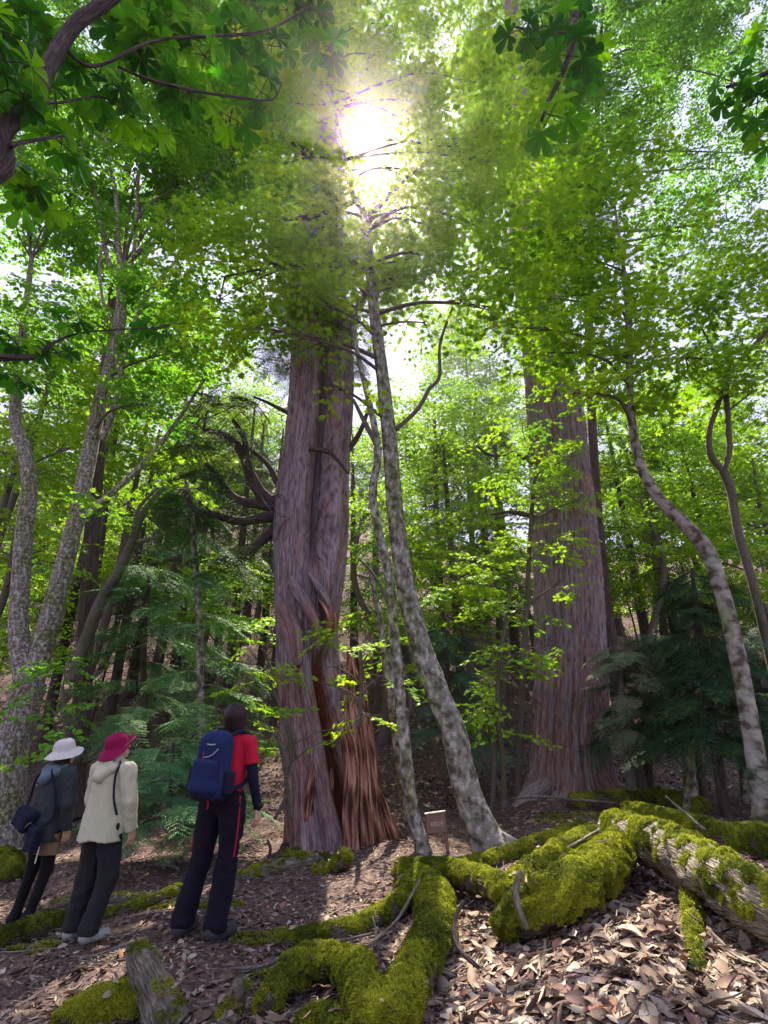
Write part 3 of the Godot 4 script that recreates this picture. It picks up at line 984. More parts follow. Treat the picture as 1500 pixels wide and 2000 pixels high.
func crown_of(t: Node3D, stems: Array, clumps: Array, kind: String, low: Color, high: Color, cover: float, m: Material, limbs := true, size := 1.0) -> void:
	# clumps: [u, v, d, radius in pixels, (how dense)]; each gets a limb from the nearest stem, twigs, and leaf sprays
	var shapes: Array = G[kind]
	var places := []
	var tints := []
	for k in shapes.size():
		places.append([])
		tints.append([])
	var area: float = {"maple": 0.16, "small_maple": 0.085, "oval": 0.14, "far": 0.22, "frond": 0.07, "far_frond": 0.5}[kind] * size * size
	for q in clumps:
		var mid := at(q[0], q[1], q[2])
		var r := metres(q[1], q[2], q[3])
		var dense: float = q[4] if q.size() > 4 else 1.0
		var tips := []
		if limbs:
			var s: Array = stems[0]
			var k := nearest_below(s, mid)
			for other in stems:
				var j := nearest_below(other, mid)
				if (other[0][j] as Vector3).distance_to(mid) < (s[0][k] as Vector3).distance_to(mid):
					s = other
					k = j
			var from: Vector3 = s[0][k]
			var g := Geo.new()
			var way := mid - from
			var thick: float = clampf(minf(s[1][k] * 0.55, way.length() * 0.016 + 0.012), 0.008, 0.16)
			var bow := Vector3(rand(-0.12, 0.12), rand(0.02, 0.16), rand(-0.12, 0.12)) * way.length()
			var b := curve([from, from + way * 0.35 + bow, from + way * 0.7 + bow * 0.7, mid], [thick, thick * 0.8, thick * 0.55, thick * 0.35], 14)
			tube(g, b[0], b[1], 7)
			for e in 6:
				var start: Vector3 = b[0][rng.randi_range(7, 13)]
				var tip := mid + Vector3(rand(-1, 1), rand(-0.5, 0.6), rand(-1, 1)) * r * 0.85
				var w := (tip - start) * 0.5 + Vector3(0, rand(0, 0.15), 0) * r
				var tw := curve([start, start + w, tip], [thick * 0.38, thick * 0.26, thick * 0.12], 7)
				tube(g, tw[0], tw[1], 5, null, null, false)
				tips.append(tip)
				tips.append(start + w)
			part("limb", g.mesh(), m, t)
		var n := int(cover * dense * 2.6 * PI * r * r / area)
		# leaves gather in a few uneven layers inside the clump
		var layers := []
		for e in 7:
			layers.append(Vector3(rand(-0.65, 0.65), (e / 3.0 - 1.0) * 0.62 + rand(-0.05, 0.05), rand(-0.65, 0.65)) * r)
		for e in n:
			var p: Vector3
			if tips.size() and rng.randf() < 0.35:
				p = (tips[rng.randi() % tips.size()] as Vector3) + Vector3(rand(-1, 1), rand(-0.5, 0.5), rand(-1, 1)) * r * 0.22
			else:
				var a := rand(0, TAU)
				var rr := sqrt(rng.randf()) * r * 0.62
				p = mid + (layers[rng.randi() % 7] as Vector3) + Vector3(cos(a) * rr, rng.randfn(0.0, 0.06) * r, sin(a) * rr)
			var off := p - EYE
			if (off - shaft * off.dot(shaft)).length() < 0.5 and p.z < -5.0:
				continue      # the break in the roof through which the sun stands
			var out := p - mid
			var yaw := atan2(-out.x, -out.z) + rand(-1.1, 1.1)
			var bs := Basis(Vector3.UP, yaw) * Basis.from_euler(Vector3(rand(-0.6, 0.15), 0, rand(-0.35, 0.35)))
			var j := rng.randi() % shapes.size()
			places[j].append(Transform3D(bs.scaled_local(Vector3.ONE * rand(0.75, 1.25) * size), p))
			var w := clampf(0.5 + 0.9 * soft.get_noise_3d(p.x * 2.5, p.y * 2.5, p.z * 2.5) + rand(-0.25, 0.25), 0.0, 1.0)
			tints[j].append(low.lerp(high, w))
	for j in shapes.size():
		scatter("crown", shapes[j], M.needle if kind.ends_with("frond") else M.leaf, places[j], tints[j], t)

# leaf colours by kind of tree: one range for every maple, one for the other broadleaf trees
const GREEN := [Color(0.135, 0.32, 0.022), Color(0.385, 0.585, 0.028)]
const OVAL := [Color(0.09, 0.26, 0.03), Color(0.25, 0.50, 0.042)]
var shaft := Vector3.ZERO

func broadleaf_trees() -> void:
	shaft = (at(722, 312, 10.0) - EYE).normalized()
	# left: a grey stem that forks low and spreads into a fan of branches
	var t := thing("forked_maple", "grey mottled tree forking low into two stems at the left edge", "tree")
	var foot := on_ground(14, 1668)
	var d := -foot.z
	var a := trunk_of(t, [[6, 1690, d, 43.5], [12, 1600, d, 33], [22, 1480, d, 30], [40, 1400, d, 30], [58, 1335, d, 28.5]], M.brown_patchy_bark, "trunk", 40)
	var b := trunk_of(t, [[62, 1345, d, 19.2], [84, 1260, d, 19.8], [108, 1170, d, 17.9], [132, 1080, d, 16.6], [152, 1000, d, 15.4], [172, 900, d, 14.1], [190, 810, d, 12.8], [214, 720, d, 12.2], [232, 640, d, 11.5], [240, 560, d, 9.6], [240, 520, d, 6.4]], M.brown_patchy_bark, "stem", 26, false)
	var c := trunk_of(t, [[52, 1345, d, 19.2], [36, 1240, d, 17.8], [40, 1140, d, 16.3], [48, 1030, d, 15.5], [58, 950, d, 14.1], [48, 880, d, 12.6], [30, 820, d, 10.4], [36, 720, d, 8.1], [50, 610, d, 6.7], [62, 500, d, 3.7]], M.brown_patchy_bark, "stem", 24, false)
	for q in [[[165, 1010, d, 7.2], [210, 970, d - 0.1, 6], [270, 915, d - 0.2, 5.4], [330, 845, d - 0.3, 4.2], [400, 740, d - 0.4, 2.4]],
			[[200, 860, d, 6.6], [222, 800, d - 0.1, 6.6], [238, 720, d - 0.1, 5.4], [268, 620, d - 0.2, 4.8], [300, 560, d - 0.2, 3.6], [390, 460, d - 0.3, 1.8]],
			[[240, 560, d, 5.4], [212, 510, d, 4.8], [195, 420, d, 3.6], [165, 300, d + 0.1, 3], [120, 190, d + 0.2, 1.2]],
			[[240, 560, d, 6.6], [230, 470, d, 5.4], [226, 380, d, 4.2], [206, 270, d, 3], [200, 150, d, 1.8]],
			[[240, 560, d, 5.4], [262, 490, d, 4.2], [268, 380, d + 0.1, 3], [275, 270, d + 0.1, 2.4], [250, 190, d + 0.1, 1.2]],
			[[242, 560, d, 5.4], [290, 490, d, 4.2], [330, 420, d + 0.2, 3], [355, 360, d + 0.2, 1.8], [330, 230, d + 0.3, 1.2]],
			[[225, 640, d, 3.6], [200, 580, d, 3], [196, 500, d - 0.1, 2.4], [215, 440, d - 0.1, 1.2]]]:
		limb(q, t, M.brown_patchy_bark)
	crown_of(t, [b, c], [[30, 420, d, 70], [150, 400, d + 0.5, 60], [420, 240, d + 0.8, 80], [205, 470, d + 0.3, 55], [120, 360, d + 0.2, 60], [260, 340, d, 70], [390, 350, d + 0.3, 75], [170, 230, d + 0.4, 75], [330, 210, d + 0.4, 80], [470, 270, d + 0.5, 80], [410, 480, d, 60], [320, 560, d - 0.3, 65], [30, 620, d - 0.4, 60], [130, 610, d - 0.4, 55], [330, 690, d - 0.5, 70], [430, 620, d - 0.3, 70], [60, 720, d - 0.6, 50], [500, 180, d + 0.6, 70], [40, 250, d, 60], [290, 790, d - 0.6, 45, 0.7]], "oval", OVAL[0], OVAL[1], 1.45, M.twig_bark)
	plant(t, foot)

	# middle: a smooth stem that leans to the left and carries the crown round the sun
	t = thing("leaning_maple", "pale lichen-patched tree with a curved base leaning in front of the split cedar", "tree")
	foot = on_ground(955, 1668)
	d = -foot.z
	a = trunk_of(t, [[985, 1690, d, 45], [950, 1640, d, 33.6], [920, 1570, d, 27.6], [900, 1500, d, 25.2], [886, 1430, d, 24.6], [854, 1350, d, 22.8], [818, 1250, d, 20.4], [790, 1130, d, 18], [772, 1000, d, 16.2], [760, 850, d, 14.4], [745, 720, d, 12], [730, 600, d, 10.2], [722, 500, d, 8.4], [712, 420, d, 7.2], [690, 380, d, 6], [668, 290, d + 0.2, 5.4], [645, 170, d + 0.4, 3.6], [630, 40, d + 0.6, 1.8]], M.patchy_bark, "trunk", 40)
	for q in [[[772, 840, d, 5], [815, 800, d + 0.1, 4.5], [838, 760, d + 0.2, 4], [858, 735, d + 0.2, 3.5], [860, 670, d + 0.3, 3], [884, 600, d + 0.4, 2]],
			[[722, 560, d, 6], [690, 620, d - 0.1, 5], [690, 680, d - 0.2, 3]],
			[[715, 430, d, 7], [790, 350, d + 0.2, 5], [860, 300, d + 0.4, 4], [960, 230, d + 0.6, 2]],
			[[700, 390, d, 6], [620, 420, d - 0.1, 5], [540, 430, d - 0.2, 3]]]:
		limb(q, t, M.twig_bark)
	crown_of(t, [a], [[600, 430, d, 75], [520, 480, d - 0.2, 85], [440, 540, d - 0.3, 75], [570, 560, d - 0.3, 85], [640, 600, d - 0.4, 50, 0.7], [500, 640, d - 0.4, 60, 0.8], [590, 660, d - 0.5, 40, 0.6], [640, 750, d - 0.6, 30, 0.5], [800, 420, d, 60], [880, 350, d + 0.3, 65], [575, 310, d + 0.3, 50], [560, 200, d + 0.5, 80], [640, 110, d + 0.6, 75], [780, 120, d + 0.6, 70], [880, 210, d + 0.5, 70], [880, 90, d + 0.7, 90], [740, 40, d + 0.9, 90], [820, 500, d + 0.1, 55], [930, 440, d + 0.2, 65], [650, 490, d - 0.2, 40], [780, 560, d, 40], [830, 630, d + 0.3, 45, 0.7], [620, 240, d + 0.6, 40], [560, 380, d - 0.2, 60], [960, 320, d + 0.6, 70], [980, 200, d + 0.7, 70], [1040, 330, d + 0.8, 60], [830, 560, d + 0.4, 50, 0.8], [900, 520, d + 0.4, 60], [960, 600, d + 0.2, 50], [800, 350, d + 0.6, 36], [780, 230, d + 0.8, 40], [700, 200, d + 0.9, 42], [640, 330, d + 0.7, 34], [690, 400, d + 0.5, 34], [770, 430, d + 0.4, 45], [850, 450, d + 0.3, 55], [900, 270, d + 0.7, 60]], "maple", GREEN[0], GREEN[1], 1.35, M.twig_bark)
	plant(t, foot)

	# a thinner stem beside it
	t = thing("slender_maple", "slim dark wavy stem rising beside the curved pale tree", "tree")
	foot = on_ground(836, 1668)
	d = -foot.z
	a = trunk_of(t, [[834, 1690, d, 17.2], [818, 1630, d, 13.2], [802, 1560, d, 11.9], [790, 1450, d, 11.9], [780, 1350, d, 11.2], [768, 1220, d, 9.9], [760, 1130, d, 9.2], [738, 1030, d, 8.6], [728, 960, d, 7.9], [738, 880, d, 7.3], [722, 790, d, 5.9], [700, 700, d, 4.6], [688, 620, d, 3.3]], M.patchy_bark, "trunk", 22)
	for q in [[[742, 880, d, 6], [715, 830, d, 5], [690, 780, d, 3]], [[768, 1200, d, 4], [735, 1130, d - 0.1, 3], [700, 1090, d - 0.2, 2]]]:
		limb(q, t, M.twig_bark)
	crown_of(t, [a], [[690, 540, d + 0.2, 45]], "maple", GREEN[0], GREEN[1], 0.9, M.twig_bark)
	plant(t, foot)
	t = thing("pale_sapling", "thin pale straight sapling close behind the slim wavy stem", "tree")
	foot = on_ground(800, 1640)
	d = 9.6
	a = trunk_of(t, [[806, 1640, d, 14], [785, 1500, d, 12], [768, 1380, d, 11], [755, 1300, d, 9], [740, 1200, d, 6], [720, 1100, d, 3]], M.patchy_bark, "trunk", 14)
	crown_of(t, [a], [[715, 1180, d, 30, 0.6], [770, 1280, d, 26, 0.6]], "maple", GREEN[0], GREEN[1], 0.8, M.twig_bark)
	plant(t, a[0][0])

	# right: the bowed stem with dark bands
	t = thing("bowed_maple", "spotted grey tree bending left high above the mossy log", "tree")
	d = 7.4
	a = trunk_of(t, [[1506, 1640, d, 28.2], [1492, 1570, d, 21.2], [1474, 1470, d, 16.9], [1455, 1360, d, 15.5], [1436, 1260, d, 14.8], [1408, 1150, d, 14.1], [1380, 1075, d, 14.1], [1338, 1025, d, 12.7], [1286, 972, d, 10.6], [1250, 905, d, 8.4], [1234, 820, d, 7.1], [1229, 730, d, 6.4], [1226, 620, d, 4.9], [1215, 500, d, 3.5], [1200, 400, d, 2.1]], M.banded_bark, "trunk", 30)
	crown_of(t, [a], [[1180, 520, d, 65], [1090, 580, d - 0.2, 70], [1230, 620, d, 60], [1150, 660, d - 0.2, 65], [1060, 690, d - 0.4, 60], [1250, 730, d, 60], [1320, 690, d, 55], [1180, 750, d - 0.2, 45], [1100, 770, d - 0.4, 45, 0.8], [1150, 430, d + 0.2, 60], [1000, 640, d - 0.3, 50], [1250, 480, d + 0.1, 45], [1030, 480, d, 70], [1090, 480, d - 0.2, 60], [1040, 580, d - 0.2, 60], [1020, 380, d + 0.2, 65], [1110, 360, d + 0.2, 60], [1180, 350, d + 0.3, 60], [950, 520, d, 50], [1300, 600, d + 0.2, 60], [1380, 700, d, 50]], "maple", GREEN[0], GREEN[1], 1.2, M.twig_bark)
	plant(t, a[0][0])
	t = thing("forked_sapling", "thin dark sapling with a lyre-shaped fork at the right edge", "tree")
	d = 8.2
	a = trunk_of(t, [[1570, 1640, d, 12.8], [1530, 1400, d, 10.4], [1497, 1250, d, 8.8], [1470, 1140, d, 8], [1442, 1040, d, 8], [1428, 960, d, 8], [1412, 918, d, 8]], M.twig_bark, "trunk", 16)
	b = trunk_of(t, [[1412, 920, d, 6], [1388, 888, d, 6], [1386, 840, d, 5.2], [1402, 790, d, 5.2], [1414, 740, d, 4.5], [1390, 680, d, 3], [1370, 640, d, 1.5]], M.twig_bark, "stem", 12, false)
	c = trunk_of(t, [[1412, 920, d, 5.2], [1424, 885, d, 5.2], [1422, 820, d, 5.2], [1420, 750, d, 5.2], [1450, 700, d, 4.5], [1495, 650, d, 3.8], [1540, 590, d, 2.2]], M.twig_bark, "stem", 12, false)
	crown_of(t, [b, c], [[1380, 600, d, 65], [1460, 560, d, 60], [1450, 660, d, 50], [1350, 740, d, 50, 0.7], [1480, 760, d - 0.2, 50, 0.7], [1330, 520, d + 0.2, 55, 0.8], [1440, 450, d + 0.2, 55, 0.8], [1410, 520, d, 55], [1490, 480, d, 55], [1430, 740, d, 45]], "maple", GREEN[0], GREEN[1], 1.2, M.twig_bark)
	plant(t, a[0][0])

	# the tall crowns that close the roof
	t = thing("tall_maple", "tall airy tree whose crown fills the sky right of the sun", "tree")
	d = 14.0
	a = trunk_of(t, [[1262, 1575, d, 18], [1246, 1520, d, 15], [1222, 1430, d, 14], [1205, 1350, d, 14], [1180, 1150, d, 11], [1160, 900, d, 9], [1150, 600, d, 8], [1160, 350, d, 6], [1170, 150, d, 4], [1180, -50, d, 2]], M.dark_bark, "trunk", 20)
	crown_of(t, [a], [[1240, 180, d, 90, 0.6], [1340, 120, d, 90, 0.4], [1160, 60, d, 90], [1090, 150, d, 85], [1450, 60, d, 90, 0.35], [1300, 270, d, 80, 0.35], [1190, 290, d, 75], [1100, 330, d, 75], [1380, 330, d, 75, 0.35], [1460, 300, d, 70, 0.3], [1250, 400, d, 65, 0.4], [1420, 430, d, 70, 0.35], [1330, 450, d, 60, 0.35], [1020, 60, d, 90], [960, 160, d, 80], [1480, 180, d, 80, 0.4], [1290, 20, d, 90, 0.7], [1400, -30, d, 90, 0.6], [1000, 250, d, 70]], "oval", OVAL[0], OVAL[1], 1.35, M.twig_bark)
	plant(t, a[0][0])
	t = thing("rough_barked_tree", "rough brown trunk standing just behind the forked grey tree", "tree")
	foot = on_ground(150, 1560)
	d = clampf(-foot.z, 9.0, 12.0)
	a = trunk_of(t, [[140, 1600, d, 23.8], [148, 1500, d, 18.2], [160, 1380, d, 16.8], [168, 1250, d, 16.1], [176, 1100, d, 14.7], [184, 980, d, 13.3], [200, 800, d, 11.2], [220, 600, d, 9.1], [240, 400, d, 7.7], [270, 200, d, 5.6], [300, 0, d, 3.5]], M.dark_bark, "trunk", 26)
	crown_of(t, [a], [[330, 90, d, 90], [180, 80, d, 90], [450, 60, d, 90], [560, 80, d, 85], [420, 170, d, 80], [90, 150, d, 85, 0.8], [20, 330, d, 75, 0.7], [500, 360, d, 80], [620, 20, d, 85], [420, 420, d, 45, 0.6], [10, 60, d, 90], [300, -20, d, 90], [520, -20, d, 90], [560, 270, d, 50]], "oval", OVAL[0], OVAL[1], 1.4, M.twig_bark)
	plant(t, a[0][0])
	t = thing("mossy_sapling", "thin leaning sapling with yellow-green mossy foot and bare side branches", "tree")
	d = 9.5
	a = trunk_of(t, [[140, 1330, d, 12], [165, 1260, d, 12], [195, 1180, d, 11], [235, 1110, d, 10], [262, 1050, d, 9], [280, 1000, d, 6], [320, 950, d, 4]], M.twig_bark, "trunk", 12, false)
	for q in [[[262, 1050, d, 6], [268, 1000, d, 4], [300, 960, d, 3], [345, 930, d, 2]], [[268, 1060, d, 5], [330, 1040, d, 3], [390, 1005, d, 2]]]:
		limb(q, t, M.twig_bark)
	crown_of(t, [a], [[300, 960, d, 50, 0.6], [240, 980, d, 45, 0.6], [360, 930, d, 45, 0.6]], "maple", GREEN[0], GREEN[1], 0.8, M.twig_bark)
	plant(t, a[0][0])

# ------------------------------------------------------------------ trees on the slope
func far_trees() -> void:
	# sunlit maples that glow behind the cedars
	var spots := [
		["yellow-green maple between the two giant cedars", 850, 860, 19.0, 110],
		["taller yellow-green maple higher on the slope between the cedars", 930, 790, 25.0, 105],
		["low yellow-green maple on the slope left of the straight cedar", 950, 985, 16.5, 95],
		["bright yellow-green maple just right of the straight cedar", 1220, 830, 18.0, 105],
		["wide yellow-green maple behind the bowed spotted stem", 1300, 920, 20.0, 120],
		["tall yellow-green maple behind the lyre-shaped fork", 1390, 800, 23.0, 115],
		["yellow-green maple at the right edge of the glade", 1470, 940, 17.0, 110],
		["lower green maple right of the straight cedar trunk", 1250, 1010, 15.0, 85],
		["small yellow-green maple low at the right edge", 1440, 1080, 14.5, 85],
		["soft green maple low between cedar and curved tree", 880, 1090, 15.0, 90],
		["green maple seen between the split cedar and slim stem", 705, 1040, 16.0, 60],
		["bright leafy tree at the far left edge", 60, 860, 13.0, 95],
		["yellow-green tree between the forked stems", 120, 690, 15.0, 110],
		["broad yellow-green tree behind the fan of branches", 280, 660, 17.0, 125],
		["green tree below the slanting branch", 290, 850, 15.0, 100],
		["pale green tree left of the twisted dead limbs", 400, 770, 19.0, 90],
		["low leafy tree near the left edge", 30, 1060, 12.0, 75],
		["high green tree whose crown closes the gap above the straight cedar", 900, 640, 30.0, 60],
		["far green tree on the slope behind the split cedar's left side", 520, 850, 28.0, 90],
		["far dim tree on the slope above the bush left of the split cedar", 440, 960, 24.0, 85],
		["far green tree behind the split cedar's right side", 730, 900, 27.0, 80],
		["far green tree high between the curved tree and the straight cedar", 830, 960, 32.0, 85],
		["far pale tree on the crest between the two cedars", 960, 860, 36.0, 85],
		["far green tree on the slope right of the straight cedar", 1190, 960, 30.0, 90],
		["far tree on the crest behind the bowed stem", 1330, 950, 34.0, 100],
		["far tree on the crest at the right edge", 1480, 1000, 30.0, 100],
		["far green tree on the crest at the left edge", 40, 900, 30.0, 110],
		["far green tree on the crest behind the forked tree", 180, 860, 32.0, 120],
		["far dim tree low on the slope behind the mossy sapling", 250, 1010, 22.0, 80],
		["far dim tree low behind the slim wavy stem", 800, 1100, 21.0, 75],
		["far dim tree low on the slope behind the straight cedar's left side", 1000, 1130, 20.0, 70],
		["far dim tree low behind the dark conifers", 1330, 1130, 20.0, 85],
		["far tree on the crest right of the left edge", 90, 990, 38.0, 85],
		["far tree on the crest behind the rough brown trunk", 210, 980, 40.0, 85],
		["far tree on the crest behind the slanting branch", 330, 960, 38.0, 85],
		["far tree on the crest behind the twisted dead limbs", 460, 900, 40.0, 85],
		["far tree at the far left end of the crest", 5, 1030, 36.0, 75],
		["far tree on the crest right of the bowed stem", 1420, 960, 40.0, 85]]
	for q in spots:
		var t := thing("slope_maple", q[0], "tree", Vector3.ZERO, "maples on the slope")
		var u: float = q[1]
		var v: float = q[2]
		var d: float = q[3]
		var r: float = q[4]
		var top := at(u, v - r * 0.4, d)
		var x := top.x + rand(-0.8, 0.8)
		var base := Vector3(x, ground(x, -d) - 0.1, -d)
		var g := Geo.new()
		var c := curve([base, base.lerp(top, 0.35) + Vector3(rand(-0.4, 0.4), 0, 0), base.lerp(top, 0.7) + Vector3(rand(-0.4, 0.4), 0, 0), top], [0.16, 0.12, 0.09, 0.04], 24)
		tube(g, c[0], c[1], 10, bark_shape(rand(0, 50)))
		part("trunk", g.mesh(), M.twig_bark, t)
		crown_of(t, [c], [[u, v, d, r * 0.72], [u - r * 0.75, v + r * 0.25, d + 0.5, r * 0.6], [u + r * 0.75, v + r * 0.2, d - 0.5, r * 0.6], [u - r * 0.3, v - r * 0.6, d, r * 0.6], [u + r * 0.4, v - r * 0.55, d + 0.6, r * 0.55], [u + r * 0.2, v + r * 0.7, d - 0.6, r * 0.5], [u - r * 0.5, v + r * 0.75, d, r * 0.45]], "far", GREEN[0], GREEN[1], 0.52, M.twig_bark)
		plant(t, base)
	# plantation cedars: slim dark stems among each other
	var stems := [[215, 17.0], [245, 20.0], [285, 16.0], [325, 22.0], [352, 18.5], [410, 24.0], [440, 19.0], [465, 26.0], [500, 21.0], [530, 17.5], [95, 17.0], [690, 22.0], [735, 27.0], [865, 23.0], [905, 19.0], [945, 26.0], [985, 18.5], [1020, 22.0], [1290, 19.0], [1330, 24.0], [1350, 16.5], [1460, 21.0], [560, 28.0], [1240, 27.0]]
	for q in stems:
		var d: float = q[1]
		var foot := at(q[0], 1400, d)
		foot.y = ground(foot.x, foot.z) - 0.2
		var t := thing("slope_cedar", "slim dark cedar trunk standing among others on the leaf-covered slope", "tree", Vector3.ZERO, "slim cedars on the slope")
		var high := rand(9.0, 13.0)
		var g := Geo.new()
		var lean := Vector3(rand(-0.5, 0.5), 0, rand(-0.4, 0.4))
		var c := curve([foot, foot + Vector3(0, high * 0.5, 0) + lean * 0.5, foot + Vector3(0, high, 0) + lean], [rand(0.15, 0.24), 0.13, 0.03], 22)
		tube(g, c[0], c[1], 12, bark_shape(rand(0, 50)))
		part("trunk", g.mesh(), M.dark_bark, t)
		var places := []
		var tints := []
		for k in 34:
			var s := rand(0.30, 1.0)
			var p: Vector3 = c[0][int(s * 21)]
			var yaw := rand(0, TAU)
			var long := rand(0.6, 1.15) * (1.25 - s)
			places.append(Transform3D((Basis(Vector3.UP, yaw) * Basis(Vector3.RIGHT, rand(-0.35, 0.15))).scaled_local(Vector3.ONE * (long + 0.35)), p))
			tints.append(Color(0.03, 0.065, 0.03).lerp(Color(0.06, 0.115, 0.05), rng.randf()))
			if k < 8:   # dead lower twigs
				var z := rand(0.1, 0.4)
				var w: Vector3 = c[0][int(z * 21)]
				var e := Geo.new()
				var way := Vector3(cos(yaw), rand(-0.15, 0.2), sin(yaw)) * rand(0.5, 1.1)
				var tw := curve([w, w + way * 0.5, w + way], [0.016, 0.011, 0.004], 6)
				tube(e, tw[0], tw[1], 4, null, null, false)
				part("twig", e.mesh(), M.dark_bark, t)
		scatter("crown", G.far_frond[rng.randi() % 2], M.needle, places, tints, t)
		plant(t, foot)

# ------------------------------------------------------------------ young trees and shrubs below
func sapling(called: String, label: String, points: Array, clumps: Array, kind: String, low: Color, high: Color, cover: float, m: Material, size := 1.0) -> void:
	var t := thing(called, label, "sapling" if called.contains("sapling") else "tree", Vector3.ZERO)
	var a := trunk_of(t, points, m, "trunk", 12, false)
	crown_of(t, [a], clumps, kind, low, high, cover, m, true, size)
	plant(t, a[0][0])

func conifer(called: String, label: String, points: Array, reach: float, from: float, count: int, low: Color, high: Color, m: Material, droop: float, size := 1.0) -> void:
	# whorls of fronds on thin boughs round a straight stem
	var t := thing(called, label, "tree", Vector3.ZERO)
	var a := trunk_of(t, points, m, "trunk", 14, false)
	var pos: PackedVector3Array = a[0]
	var places := [[], [], []]
	var tints := [[], [], []]
	for k in count:
		var s := lerpf(from, 1.0, (k + 0.5) / count)
		var p := pos[int(s * (pos.size() - 1))]
		var yaw := k * 2.4 + rand(-0.5, 0.5)
		var long := reach * (1.15 - 0.8 * (s - from) / (1.0 - from)) * rand(0.65, 1.1)
		var way := Vector3(sin(yaw), -droop, cos(yaw)).normalized()
		var tip := p + way * long
		var g := Geo.new()
		var b := curve([p, p.lerp(tip, 0.5) + Vector3(0, long * 0.10, 0), tip], [0.014, 0.009, 0.003], 8)
		tube(g, b[0], b[1], 5, null, null, false)
		part("bough", g.mesh(), m, t)
		var n := int(10 * long / size) + 4
		for e in n:
			var z := rand(0.15, 1.0)
			var q: Vector3 = b[0][int(z * 7)]
			var side := (1.0 if e % 2 else -1.0) * rand(0.2, 1.2) * (1.0 - 0.6 * z)
			var bs := Basis(Vector3.UP, atan2(-way.x, -way.z) + side) * Basis.from_euler(Vector3(-droop * 0.6 + rand(-0.3, 0.15), 0, rand(-0.4, 0.4)))
			var j := rng.randi() % 3
			places[j].append(Transform3D(bs.scaled_local(Vector3.ONE * rand(0.6, 1.1) * size), q))
			tints[j].append(low.lerp(high, rng.randf()))
	for j in 3:
		scatter("crown", G.frond[j], M.needle, places[j], tints[j], t)
	plant(t, pos[0])

